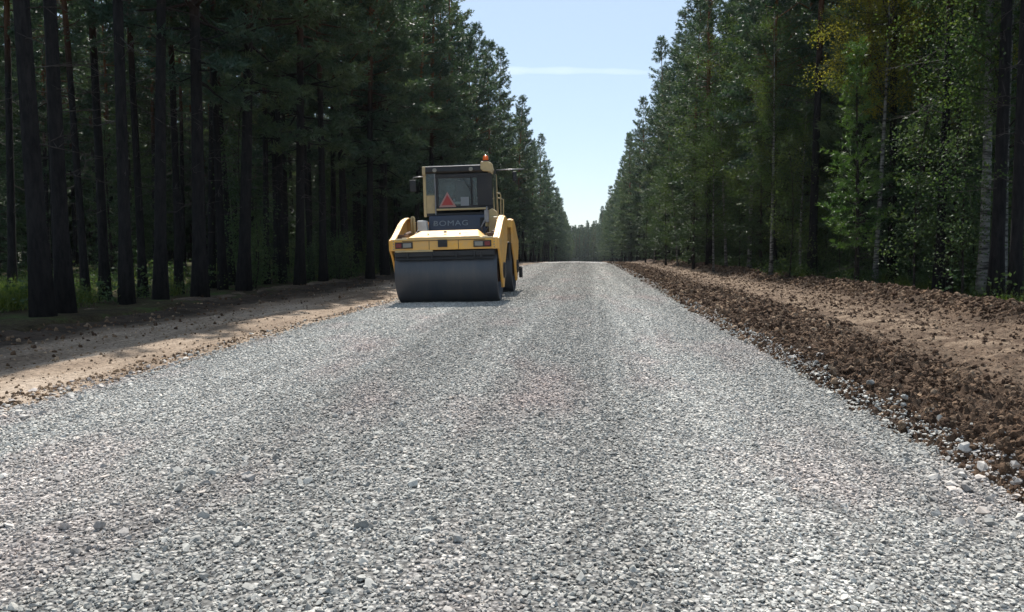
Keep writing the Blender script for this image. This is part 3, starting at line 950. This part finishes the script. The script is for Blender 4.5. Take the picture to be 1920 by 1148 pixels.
# forest interior
def free(x, y, d):
    return all((x - a) ** 2 + (y - b) ** 2 > d * d for a, b in trees)
def fill(n, xr, yr, keys, lab, cat, group, d, sr, side):
    c = 0
    for _ in range(n * 30):
        if c >= n: break
        x = rr.uniform(*xr); yy = rr.uniform(*yr)
        if side < 0 and x < -.75 * yy - 2.5: continue
        if side > 0 and x > .57 * yy + 2.5: continue
        if not free(x, yy, d): continue
        if side < 0 and -17 < x < -9.6 and 13 < yy < 18.5: continue
        if side < 0 and 13 < yy < 32 and abs(x + 11.3 + (yy - 14) * .19) < 2.4: continue     # the gap that lets the sun down to the grass
        if side > 0 and x < 11.5 and 16.5 < yy < 25 and keys[0] != 'shrub0': continue
        place(rr.choice(keys), x, yy, lab, cat, group, rr.uniform(*sr)); c += 1
    print(group, c)
fill(26, (-13, -10), (13, 70), ['tall0', 'tall1', 'edge0'], 'dark pine in the second row of the left forest, half hidden by the front trunks', 'pine tree', 'second row pines of the left forest', 1.9, (.85, 1.05), -1)
fill(62, (-30, -13), (16, 75), ['tall0', 'tall1', 'tall0', 'edge0'], 'slim pine trunk deep in the shade of the left forest', 'pine tree', 'pines deep in the left forest', 2.0, (.85, 1.05), -1)
fill(24, (-24, -9.4), (14, 60), ['spruce0', 'spruce1', 'spruce2'], 'low dark spruce growing among the left forest trunks', 'spruce tree', 'understorey spruces of the left forest', 1.0, (.7, 1.1), -1)
fill(24, (9.6, 13), (15, 85), ['edge0', 'edge2', 'edge3', 'tall1'], 'dark pine in the second row of the right forest, half hidden by the front trees', 'pine tree', 'second row pines of the right forest', 1.9, (1.0, 1.2), 1)
fill(60, (13, 30), (20, 80), ['tall0', 'tall1', 'edge0', 'edge2'], 'pine deep in the shade of the right forest', 'pine tree', 'pines deep in the right forest', 2.1, (.95, 1.15), 1)
fill(9, (9.4, 20), (17, 60), ['birch0', 'birch1'], 'dim green birch mixed in among the right forest pines', 'birch tree', 'birches inside the right forest', 1.5, (.9, 1.2), 1)
fill(18, (9.4, 22), (16, 60), ['spruce0', 'spruce1', 'spruce2'], 'low dark spruce growing among the right forest trunks', 'spruce tree', 'understorey spruces of the right forest', 1.0, (.7, 1.1), 1)
fill(12, (-12, -8.8), (14, 60), ['sapling'], 'thin leafy sapling among the left forest trunks', 'sapling', 'saplings among the left forest trunks', .8, (.8, 1.1), -1)
fill(16, (-13, -8.4), (13, 50), ['shrub0', 'shrub1'], 'low leafy shrub on the forest floor behind the left trunks', 'shrub', 'shrubs under the left forest', .6, (.7, 1.3), -1)
fill(30, (7.8, 11.5), (14, 60), ['shrub0', 'shrub1', 'shrub0'], 'low leafy shrub at the foot of the right forest edge', 'shrub', 'shrubs along the right forest edge', .5, (.7, 1.4), 1)

# shapes never placed are dropped
for k_ in PROTO:
    if not PROTO[k_][2]: print('unused', k_)
# the far off wood on both sides: one mass
def joined(key):
    root, ch, _ = PROTO[key]
    bm = bmesh.new(); mats = []
    for c in ch:
        me = c.data
        if me.materials[0] not in mats: mats.append(me.materials[0])
        n0 = len(bm.faces)
        bm.from_mesh(me)
        bm.faces.ensure_lookup_table()
        for f in bm.faces[n0:]: f.material_index = mats.index(me.materials[0])
    me = bpy.data.meshes.new('wood'); bm.to_mesh(me); bm.free()
    for m in mats: me.materials.append(m)
    return me
wood = hidden_collection('wood_shapes', [joined(k) for k in ('edge3', 'spruce2', 'tall0', 'birch0')], M['bark'])
pts = []
for sx in (-1, 1):
    for _ in range(900 if sx < 0 else 750):
        yy = rng.uniform(8, 130); xx = sx * rng.uniform(31, 58)
        if sx < 0 and xx < -.78 * yy - 8: continue
        if sx > 0 and xx > .6 * yy + 8: continue
        pts.append((xx, yy))
    for _ in range(420):
        yy = rng.uniform(76, 345); xx = sx * rng.uniform(11.5, 32)
        pts.append((xx, yy))
for _ in range(800):
    pts.append((rng.uniform(-40, 40), rng.uniform(371, 400)))
pts = np.array(pts)
n = len(pts)
zz = z_forest(pts[:, 0], pts[:, 1]) - .05
far = pts[:, 1] > 370
scatter('distant_wood', np.column_stack([pts, zz]), np.column_stack([np.zeros((n, 2)), rng.uniform(0, 6.28, n)]),
        rng.uniform(.85, 1.05, n) * np.where(far, 1.05, 1) * np.where(pts[:, 0] > 0, 1.1, 1), rng.choice([0, 0, 1, 1, 2, 3], n), wood, 'mass of trees filling the forest behind the visible rows', 'wood')

# forest floor plants
def tuft_mesh(seed, nb, h, wd, spread):
    r = np.random.RandomState(seed)
    C = r.normal(0, spread, (nb, 3)); C[:, 2] = 0
    d = unit(np.column_stack([r.normal(0, .45, (nb, 2)), np.ones(nb)]))
    s = unit(np.cross(d, r.normal(0, 1, (nb, 3))))
    l = h * r.uniform(.5, 1.2, (nb, 1))
    V = np.stack([C - s * wd, C + s * wd, C + d * l], 1).reshape(-1, 3)
    return np_mesh('tuft', V, np.arange(len(V)).reshape(-1, 3))
def herb_mesh(seed, nl, h, size):
    r = np.random.RandomState(seed)
    C = np.column_stack([r.normal(0, .12, (nl, 2)), h * r.rand(nl)])
    V = leaves(C, r, 1, .02, size)
    return np_mesh('herb', V, np.arange(len(V)).reshape(-1, 4))
floor = hidden_collection('floor_plants', [tuft_mesh(1, 60, .35, .006, .09), tuft_mesh(2, 50, .22, .006, .10), herb_mesh(3, 40, .35, .06), herb_mesh(4, 50, .5, .07), herb_mesh(5, 30, .22, .05)],
                          [M['grass'], M['grass'], M['shrub_leaf'], M['shrub_leaf'], M['birch_leaf']])
n = 16000
yy = 8 * (70 / 8) ** rng.rand(n)
sd_ = rng.rand(n) < .5
xx = np.where(sd_, -rng.uniform(9.0, 20, n) , rng.uniform(7.35, 19, n))
sd_k = ((~sd_) & ((yy > 20) | (rng.rand(n) < .25))) | (rng.rand(n) < .25)
k = sd_k & in_view(xx, yy, 2) & (fbm(xx, yy, .5, 3) > -.15 + .0 * xx)
xx, yy = xx[k], yy[k]
ne = 2600
xe = rng.normal(7.75, .45, ne); ye = 12 * (75 / 12) ** rng.rand(ne)
ke = (fbm(xe * 0, ye, .35, 3) > 0) & (ye > 19)
xx = np.concatenate([xx, xe[ke]]); yy = np.concatenate([yy, ye[ke]])
n0 = 800
xg = rng.uniform(-13.0, -9.8, n0); yg = rng.uniform(12.6, 15.2, n0)
xx = np.concatenate([xx, xg]); yy = np.concatenate([yy, yg])
n = len(xx)
pk = rng.choice([0, 2, 3, 4, 2, 3], n); pk[-n0:] = rng.choice([0, 1, 4], n0)
z = z_forest(xx, yy)
near = np.abs(xx) < 8.3
z = np.where(near & (xx > 0), np.maximum(z, z_right(xx, yy)), np.where(near, np.maximum(z, z_left(xx, yy)), z))
scatter('undergrowth', np.column_stack([xx, yy, z]), np.column_stack([np.zeros((n, 2)), rng.uniform(0, 6.28, n)]), rng.uniform(.6, 1.5, n), pk, floor,
        'grass and low plants covering the forest floor', 'undergrowth')
# ------------------------------------------------------------------ the road roller
RX, RY = -2.83, 16.9
rl = empty('road_roller', (RX, RY, gz(RX, RY, z_gravel) - .012))
rl.rotation_euler = (0, R(-1.5), R(0.4))
tag(rl, 'yellow road roller with dark steel drum and glazed cab on the gravel', 'road roller')

def lathe(mb, prof, cx, cy, cz, k=64):
    """prof = (x, r) ring profile round the x axis"""
    vs, fs, n = [], [], len(prof)
    for j in range(k):
        a = 2 * PI * j / k
        for (x, r) in prof:
            vs.append((cx + x, cy + r * math.cos(a), cz + r * math.sin(a)))
    for j in range(k):
        for i in range(n - 1):
            fs.append((j * n + i, j * n + i + 1, ((j + 1) % k) * n + i + 1, ((j + 1) % k) * n + i))
    return mb.add(vs, fs)
RD, HW = .66, 1.065
def drum(y0):
    mb = MB()
    lathe(mb, [(-HW + .18, .05), (-HW + .16, .55), (-HW + .03, .60), (-HW, RD - .03), (-HW + .008, RD - .008), (-HW + .03, RD), (HW - .03, RD), (HW - .008, RD - .008),
               (HW, RD - .03), (HW - .03, .60), (HW - .16, .55), (HW - .18, .05)], 0, y0, RD)
    d = mb.build('drum', M['steel'], rl)
    for p in d.data.polygons: p.use_smooth = abs(p.normal.x) < .3
    for s in (-1, 1):
        h = MB(); lathe(h, [(s * (HW - .19), 0.001), (s * (HW - .19), .26), (s * (HW - .02), .24), (s * (HW + .02), .16), (s * (HW + .02), .001)], 0, y0, RD, 24)
        h.build('hub', M['rust'], d)
    return d
def yoke(y0, f):
    """frame round a drum; f = -1 rear (bar towards the camera), +1 front"""
    def Y(v): return y0 - f * v          # profile written for the rear: negative v is the outer end
    mb = MB()
    prof = [(-.74, 1.12), (-.75, 1.33), (-.50, 1.41), (-.20, 1.54), (.10, 1.68), (.45, 1.79), (.72, 1.83), (1.02, 1.80), (1.12, 1.62), (1.08, 1.25), (.80, 1.05), (.45, .80),
            (.26, .46), (.12, .30), (-.10, .30), (-.24, .48), (-.42, .80), (-.60, 1.02)]
    fr = None
    for s in (-1, 1):
        pl = MB()
        pl.prism([(Y(a), z) for a, z in prof], s * 1.085, s * 1.135)
        # flange turned inwards round the upper rim
        n = 9
        for i in range(1, n):
            (a, z), (b, z2) = prof[i - 1 + 0], prof[i]
            c = ((a + b) / 2, (z + z2) / 2); ln = math.hypot(b - a, z2 - z); an = math.atan2(z2 - z, b - a)
            pl.box((s * 1.05, Y(c[0]), c[1]), (.10, ln + .01, .035), rot=(-f * an if f < 0 else -an, 0, 0))
        o = pl.build('side_plate', M['yellow'], rl, bevel=.012)
        h = MB(); lathe(h, [(s * 1.137, .001), (s * 1.137, .17), (s * 1.17, .16), (s * 1.18, .12), (s * 1.18, .001)], 0, y0, RD, 24)
        h.build('hub_cover', M['black'], o)
    bar = MB()
    ends = [(-1.08, 1.12), (1.08, 1.12), (1.08, 1.335), (.90, 1.335), (-.90, 1.335), (-1.08, 1.335)]
    bar.prism(ends, Y(-.76), Y(-.60), 'y')
    b = bar.build('crossbar', M['yellow'], rl, bevel=.012)
    hd = MB()
    A = [(-.84, 1.338), (.84, 1.338), (.60, 1.54), (-.62, 1.54)]
    # wedge shaped hood sloping up from the bar over the drum
    vs = [(-.86, Y(-.77), 1.30), (.86, Y(-.77), 1.30), (.72, Y(-.75), 1.385), (-.72, Y(-.75), 1.385),
          (-.80, Y(.12), 1.37), (.80, Y(.12), 1.37), (.60, Y(.12), 1.535), (-.62, Y(.12), 1.535)]
    hd.add(vs, [(0, 1, 2, 3), (4, 7, 6, 5), (3, 2, 6, 7), (0, 3, 7, 4), (1, 5, 6, 2), (0, 4, 5, 1)])
    hd.build('drum_hood', M['yellow'], rl, bevel=.018)
    lp = MB(); lp.box((0, Y(-.70), 1.345), (2.0, .12, .03)); lp.box((-.83, Y(-.2), 1.36), (.10, .9, .05)); lp.box((.83, Y(-.2), 1.36), (.10, .9, .05))
    lp.build('ledge', M['cream'], rl, bevel=.008)
    cb = MB(); cb.box((0, Y(.92), 1.36), (2.17, .16, .22)); cb.box((-1.0, Y(.92), 1.60), (.17, .16, .26)); cb.box((1.0, Y(.92), 1.60), (.17, .16, .26)); cb.box((-1.0, Y(.92), 1.745), (.17, .20, .03)); cb.box((1.0, Y(.92), 1.745), (.17, .20, .03)); cb.box((-.95, Y(.45), 1.36), (.22, .8, .08)); cb.box((.95, Y(.45), 1.36), (.22, .8, .08))
    cb.build('crossbeam', M['yellow'], rl, bevel=.012)
    sc = MB(); sc.box((0, Y(-.70), 1.045), (2.06, .05, .10)); sc.box((0, Y(-.66), .965), (2.04, .02, .09), rot=(.3 * f, 0, 0))
    for xx in (-.75, -.25, .25, .62, .75): sc.box((xx, Y(-.735), 1.03), (.035, .03, .14))
    sc.build('scraper', M['black'], rl, bevel=.005)
    bp = MB(); bp.box((-.62, Y(-.74), 1.105), (.78, .05, .035)); bp.box((-.93, Y(-.745), 1.10), (.12, .05, .03))
    bp.build('bumper_strip', M['cream'], rl, bevel=.006)
    return b
drum(0); drum(3.6)
bar = yoke(0, -1); yoke(3.6, 1)
# lamps in the rear crossbar
for s in (-1, 1):
    x0 = (-.815 if s < 0 else .79)
    hb = MB()
    hb.box((x0, -.775, 1.225), (.36, .03, .13))
    tl = hb.build('tail_light', M['black'], rl, bevel=.006)
    r_ = MB().box((x0 + s * .105, -.797, 1.225), (.115, .02, .09)).build('red_lens', M['red_lens'], tl, bevel=.005)
    c_ = MB().box((x0 - s * .07, -.797, 1.225), (.17, .02, .09)).build('clear_lens', M['clear_lens'], tl, bevel=.005)
MB().box((-.02, -.775, 1.25), (.19, .03, .15)).box((-.02, -.797, 1.25), (.12, .02, .03)).box((-.02, -.797, 1.22), (.15, .016, .02)).build('socket_recess', M['black'], rl, bevel=.004)
MB().tube([(-.02, -.4, 1.47), (-.02, -.4, 1.505)], .03, 12).tube([(-.36, -.5, 1.435), (-.36, -.5, 1.46)], .015, 8).tube([(.30, -.5, 1.435), (.30, -.5, 1.46)], .015, 8).build('hood_bolt', M['metal'], rl)
# lifting eye, white tank and pipes round the rear beam
MB().tube([(-.97, .78, 1.35), (-.97, .78, 1.83), (-.955, .79, 1.86), (-.925, .79, 1.86), (-.91, .78, 1.83), (-.91, .78, 1.35)], .028, 8).build('lifting_bracket', M['cream'], rl, smooth=True)
MB().prism([(-.89, 1.42), (-.64, 1.42), (-.68, 1.79), (-.89, 1.79)], .98, 1.20, 'y').build('water_tank', M['white'], rl, bevel=.03, seg=3)
MB().box((.84, 1.12, 1.58), (.22, .3, .5)).prism([(.62, 1.62), (.98, 1.62), (.90, 1.95), (.80, 2.03), (.70, 1.98)], 1.18, 1.30, 'y').build('side_step', M['cream'], rl, bevel=.02)
MB().box((.70, .95, 1.84), (.10, .12, .28)).tube([(.70, .95, 1.97), (.70, .99, 2.06)], .02, 8).tube([(.62, .80, 1.40), (.60, .7, 1.6), (.66, .85, 1.75)], .02, 8).build('exhaust_pipe', M['metal'], rl, bevel=.008)
# hoses, bolts and seams
for xx, zz in ((-.80, 1.42), (.74, 1.45), (.88, 1.40)):
    MB().tube([(xx, .80, zz), (xx + .03, .55, zz + .14), (xx + .01, .30, zz + .05), (xx - .02, .1, zz - .05)], .014, 6).build('hose', M['black'], rl, smooth=True)
for s in (-1, 1):
    for k_ in range(4):
        MB().tube([(s * (1.03 - .0 * k_), -.762, 1.15 + .055 * k_), (s * 1.03, -.775, 1.15 + .055 * k_)], .012, 6).build('bolt', M['metal'], bar)
sm = MB(); sm.box((-.30, -.7575, 1.225), (.012, .006, .19)); sm.box((.30, -.7575, 1.225), (.012, .006, .19)); sm.box((0, -.772, 1.312), (1.7, .004, .012))
sm.build('seam', M['black'], bar)
MB().box((-.93, -.3, 1.40), (.16, .35, .10)).box((.93, -.3, 1.40), (.16, .35, .10)).tube([(-.93, -.1, 1.45), (-.93, .4, 1.50)], .04, 10).tube([(.93, -.1, 1.45), (.93, .4, 1.50)], .04, 10).build('drum_motor', M['rust'], rl, bevel=.01)
# engine housing under the cab
eb = MB()
eb.prism([(1.22, 1.0), (3.0, 1.0), (3.0, 1.90), (1.28, 1.90), (1.22, 1.60)], -.67, .67)
eb.build('engine_cover', M['navy'], rl, bevel=.03, seg=3)
gr = MB()
for i in range(6): gr.box((0, 1.212, 1.15 + i * .06), (1.0, .02, .025))
gr.build('grille', M['black'], rl)
MB().box((.56, 1.235, 1.72), (.10, .03, .22)).build('hinge_plate', M['black'], rl, bevel=.01)
MB().box((0, 1.7, .85), (.5, 1.5, .5)).prism([(.95, .9), (1.6, .9), (1.6, 1.35), (.95, 1.5)], -.45, .45).tube([(0, 1.75, .55), (0, 1.75, 1.2)], .16, 20).build('articulation_joint', M['black'], rl, bevel=.02)
def lettering(txt, size, loc, parent, mat):
    cu = bpy.data.curves.new('lettering', 'FONT')
    cu.body = txt; cu.size = size; cu.extrude = .004; cu.offset = .0; cu.align_x = 'CENTER'; cu.space_character = 1.12
    t = bpy.data.objects.new('lettering_source', cu)
    COL.objects.link(t)
    dg = bpy.context.evaluated_depsgraph_get()
    me = bpy.data.meshes.new_from_object(t.evaluated_get(dg))
    bpy.data.objects.remove(t)
    o = link('lettering', me, mat, parent)
    if not me.materials or me.materials[0] is None:
        me.materials.clear(); me.materials.append(mat)
    o.location = loc
    o.rotation_euler = (PI / 2 - .16, 0, 0)
    o.scale = (1.25, 1, 1)
    return o
lettering('BOMAG', .17, (-.16, 1.225, 1.665), rl, M['letter'])
lg = MB()
lg.box((-.545, 1.225, 1.70), (.02, .01, .07)); lg.box((-.515, 1.225, 1.73), (.04, .01, .012)); lg.box((-.515, 1.225, 1.70), (.04, .01, .012)); lg.box((-.515, 1.225, 1.67), (.04, .01, .012))
lg.build('emblem', M['letter'], rl)

# ---- cab
C0, C1, CW, CZ0, CZ1 = 1.36, 2.78, .79, 1.90, 3.02
cf = MB()
cf.box((0, (C0 + C1) / 2, CZ0 + .03), (2 * CW - .02, C1 - C0, .06))
cf.box((0, C1 - .03, 2.15), (2 * CW - .1, .05, .5))
cab = cf.build('cab_floor', M['black'], rl, bevel=.01)
def post(name, x, y, z0, z1, w, d, m, lean=0):
    mb = MB()
    mb.add([(x - w/2, y - d/2, z0), (x + w/2, y - d/2, z0), (x + w/2, y + d/2, z0), (x - w/2, y + d/2, z0),
            (x - w/2 + lean, y - d/2, z1), (x + w/2 + lean, y - d/2, z1), (x + w/2 + lean, y + d/2, z1), (x - w/2 + lean, y + d/2, z1)],
           [(0,3,2,1),(4,5,6,7),(0,1,5,4),(1,2,6,5),(2,3,7,6),(3,0,4,7)])
    return mb.build(name, m, rl, bevel=.01)
post('cab_post', -CW + .03, C0 + .03, CZ0 - .02, CZ1 - .1, .065, .08, M['cream'])
post('cab_post', CW - .03, C0 + .03, CZ0 - .02, CZ1 - .1, .055, .08, M['cream'], -.03)
post('cab_post', -CW + .03, C1 - .04, CZ0, CZ1 - .1, .06, .08, M['cream'])
post('cab_post', CW - .03, C1 - .04, CZ0 - .05, CZ1 - .1, .06, .08, M['cream'], -.03)
post('cab_post', CW - .03, C0 + .62, CZ0, CZ1 - .1, .035, .05, M['cream'], -.03)
post('window_post', -.515, C0 + .0, CZ0 + .02, CZ1 - .16, .03, .05, M['metal'])
MB().box((-.66, C0 + .03, CZ0 + .27), (.25, .02, .48)).build('side_panel', M['cream'], rl, bevel=.006)
wf = MB()
wf.box((.14, C0, 2.07), (1.30, .045, .10)); wf.box((.14, C0, 2.79), (1.30, .045, .09)); wf.box((-.47, C0, 2.43), (.05, .045, .72)); wf.box((.62, C0, 2.43), (.34, .045, .72)); wf.box((.33, C0, 2.43), (.035, .04, .66))
wf.build('window_frame', M['black'], rl, bevel=.008)
MB().box((.10, C0 - .04, 2.035), (1.18, .04, .045)).build('window_sill', M['cream'], rl, bevel=.01)
def pane(c, s): MB().box(c, s).build('window_pane', M['glass'], rl)
pane((-.08, C0 + .005, 2.43), (.76, .006, .66)); pane((.395, C0 + .005, 2.43), (.12, .006, .66)); pane((-.645, C0 + .01, 2.62), (.23, .006, .5))
pane((0, C1 - .01, 2.62), (1.44, .006, .66)); pane((-CW + .02, (C0 + C1) / 2, 2.45), (.006, 1.26, .9)); pane((CW - .035, (C0 + C1) / 2, 2.45), (.006, 1.26, .9))
rf = MB()
rf.prism([(C0 - .03, 2.86), (C0 - .05, 2.90), (C0 - .04, 3.015), (C0 + .06, 3.03), (C1 - .1, 3.03), (C1 + .08, 2.98), (C1 + .08, 2.86)], -CW + .03, CW - .05)
roof = rf.build('roof', M['black'], rl, bevel=.02, seg=3)
MB().box((0, C0 + .02, 3.032), (1.32, .02, .012)).build('roof_trim', M['metal'], roof)
MB().box((-CW + .03, C0 + .0, 2.92), (.075, .14, .20)).build('roof_corner', M['cream'], rl, bevel=.015)
MB().prism([(.54, 2.93), (.60, 2.87), (.74, 2.86), (.80, 2.80), (.83, 2.90), (.80, 3.05), (.72, 3.09), (.55, 3.09)], C0 - .08, C0 + .16, 'y').build('roof_corner', M['cream'], rl, bevel=.02)
for xx in (-.50, .33):
    wl = MB(); wl.tube([(xx, C0 - .05, 2.93), (xx, C0 - .10, 2.925)], [.03, .055], 16)
    o = wl.build('work_light', M['black'], rl, smooth=False)
    MB().tube([(xx, C0 - .101, 2.925), (xx, C0 - .107, 2.925)], [.05, .044], 16).build('lens', M['clear_lens'], o)
bc = MB(); bc.tube([(.66, C0 + .02, 3.09), (.66, C0 + .02, 3.115)], .075, 20)
bo = bc.build('beacon', M['black'], rl)
MB().tube([(.66, C0 + .02, 3.11), (.66, C0 + .02, 3.20), (.66, C0 + .02, 3.225)], [.066, .06, .04], 20).build('beacon_lens', M['orange_lens'], bo, smooth=True)
# sun blind and hazard triangle in the rear window
def tri(cx, cz, s, y, m, name, par=None, t=.008):
    h = s * .87
    return MB().prism([(cx - s / 2, cz - h * .42), (cx + s / 2, cz - h * .42), (cx, cz + h * .58)], y, y + t, 'y').build(name, m, par or rl)
tg = tri(-.235, 2.235, .40, C0 - .036, M['pink_sign'], 'warning_triangle')
tri(-.235, 2.232, .27, C0 - .044, M['red_sign'], 'red_panel', tg)
MB().box((-.03, C0 + .10, 2.185), (.20, .10, .055)).tube([(-.10, C0 + .1, 2.22), (-.10, C0 + .1, 2.28)], .03, 10).build('white_box', M['white'], rl, bevel=.01)
pl = MB()
pl.box((.165, C0 - .036, 2.21), (.19, .006, .20))
pl.build('sticker', M['letter'], rl)
# inside
st = MB(); st.box((.12, 2.05, 2.15), (.50, .48, .14)); st.box((.12, 1.80, 2.45), (.46, .13, .55), rot=(.12, 0, 0)); st.box((.12, 1.80, 2.78), (.26, .09, .14))
st.box((-.16, 2.0, 2.30), (.06, .40, .05)); st.box((.40, 2.0, 2.30), (.06, .40, .05))
st.build('driver_seat', M['seat'], rl, bevel=.04, seg=3)
ds = MB(); ds.prism([(2.60, 1.95), (2.72, 1.95), (2.72, 2.35), (2.55, 2.42), (2.50, 2.32)], -.35, .35); ds.tube([(.0, 2.55, 2.3), (.0, 2.42, 2.48)], .03, 8)
o = ds.build('dashboard', M['black'], rl, bevel=.015)
ring = [(math.cos(a) * .19, 2.42 + math.sin(a) * .10, 2.48 + math.sin(a) * .16) for a in [2 * PI * i / 24 for i in range(25)]]
MB().tube(ring, .014, 6).tube([(-.19, 2.42, 2.48), (.19, 2.42, 2.48)], .01, 6).build('steering_wheel', M['black'], rl, smooth=True)
# mirrors, rails, wiper
def mirror(pts, c, s, rz):
    o = MB().tube(pts, .014, 8).build('mirror_arm', M['metal'], rl, smooth=True)
    h = MB().box((0, 0, 0), s).build('mirror', M['black'], o, bevel=.02, seg=3)
    h.location = c; h.rotation_euler = (0, 0, rz)
mirror([(-.77, 1.45, 2.80), (-.90, 1.42, 2.80), (-1.02, 1.42, 2.79), (-1.05, 1.42, 2.72)], (-1.04, 1.42, 2.60), (.15, .05, .27), .2)
mirror([(-.77, 2.6, 2.36), (-.96, 2.6, 2.34), (-.98, 2.6, 2.28)], (-.98, 2.6, 2.20), (.14, .05, .16), -.2)
mirror([(.76, 2.70, 3.02), (1.1, 2.74, 3.03), (1.44, 2.76, 3.03)], (1.2, 2.76, 2.86), (.10, .05, .24), .3)
MB().tube([(1.14, 2.75, 3.03), (1.24, 2.78, 2.68)], .012, 6).build('mirror_strut', M['black'], rl)
MB().tube([(.80, 2.15, 1.90), (.90, 2.15, 1.93), (.905, 2.15, 2.38), (.88, 2.15, 2.42), (.80, 2.15, 2.42)], .016, 8).build('handrail', M['cream'], rl, smooth=True)
MB().tube([(.80, 2.55, 1.85), (.92, 2.55, 1.88), (.93, 2.55, 2.30), (.80, 2.55, 2.34)], .016, 8).build('handrail', M['cream'], rl, smooth=True)
MB().tube([(.10, C0 - .05, 2.80), (.30, C0 - .05, 2.45)], .008, 6).box((.30, C0 - .05, 2.42), (.02, .02, .30), rot=(0, -.3, 0)).build('wiper', M['black'], rl)
MB().box((.97, 2.3, 1.25), (.24, .5, .04)).box((.97, 2.3, .85), (.24, .5, .04)).box((1.07, 2.3, 1.05), (.03, .4, .4)).build('access_step', M['black'], rl, bevel=.01)
MB().tube([(1.19, 4.15, .35), (1.19, 4.15, .62)], .05, 10).box((1.18, 4.0, .62), (.06, .5, .06)).build('edge_cutter', M['black'], rl, bevel=.01)
# ------------------------------------------------------------------ thin vapour trail far up ahead
def vol_mat(name, dens, col, aniso=0.0):
    m = bpy.data.materials.new(name); m.use_nodes = True
    t = m.node_tree; t.nodes.remove(t.nodes['Principled BSDF'])
    v = t.nodes.new('ShaderNodeVolumePrincipled')
    v.inputs['Color'].default_value = (*col, 1); v.inputs['Density'].default_value = dens; v.inputs['Anisotropy'].default_value = aniso
    L(t, v.outputs[0], t.nodes['Material Output'].inputs['Volume'])
    return m
tp = []
for i in range(25):
    u = i / 24
    d = 4700.0
    px = 820 + 520 * u
    py = 136 + 17 * u + 1.0 * math.sin(u * 9)
    X = (px - 1097) / FPX * d; Z = (465 - py) / FPX * d * 1.01
    tp.append((X, d, Z))
tr = MB().tube(tp, [(24 - 15 * i / 24) * (1.15 + .2 * math.sin(i * 1.3) + .1 * math.sin(i * 3.1)) for i in range(25)], 12)
o = tr.build('vapour_trail', vol_mat('vapour', 0.0028, (1, 1, 1), 0.6), smooth=True)
tag(o, 'thin white vapour trail crossing the pale sky between the tree tops', 'vapour trail')
print('objects', len(bpy.data.objects))

# ------------------------------------------------------------------ air
hz = MB().box((0, 210, 7), (900, 480, 60)).build('haze', vol_mat('haze', 0.00012, (.82, .91, 1.0), 0.3))
tag(hz, kind='stuff')
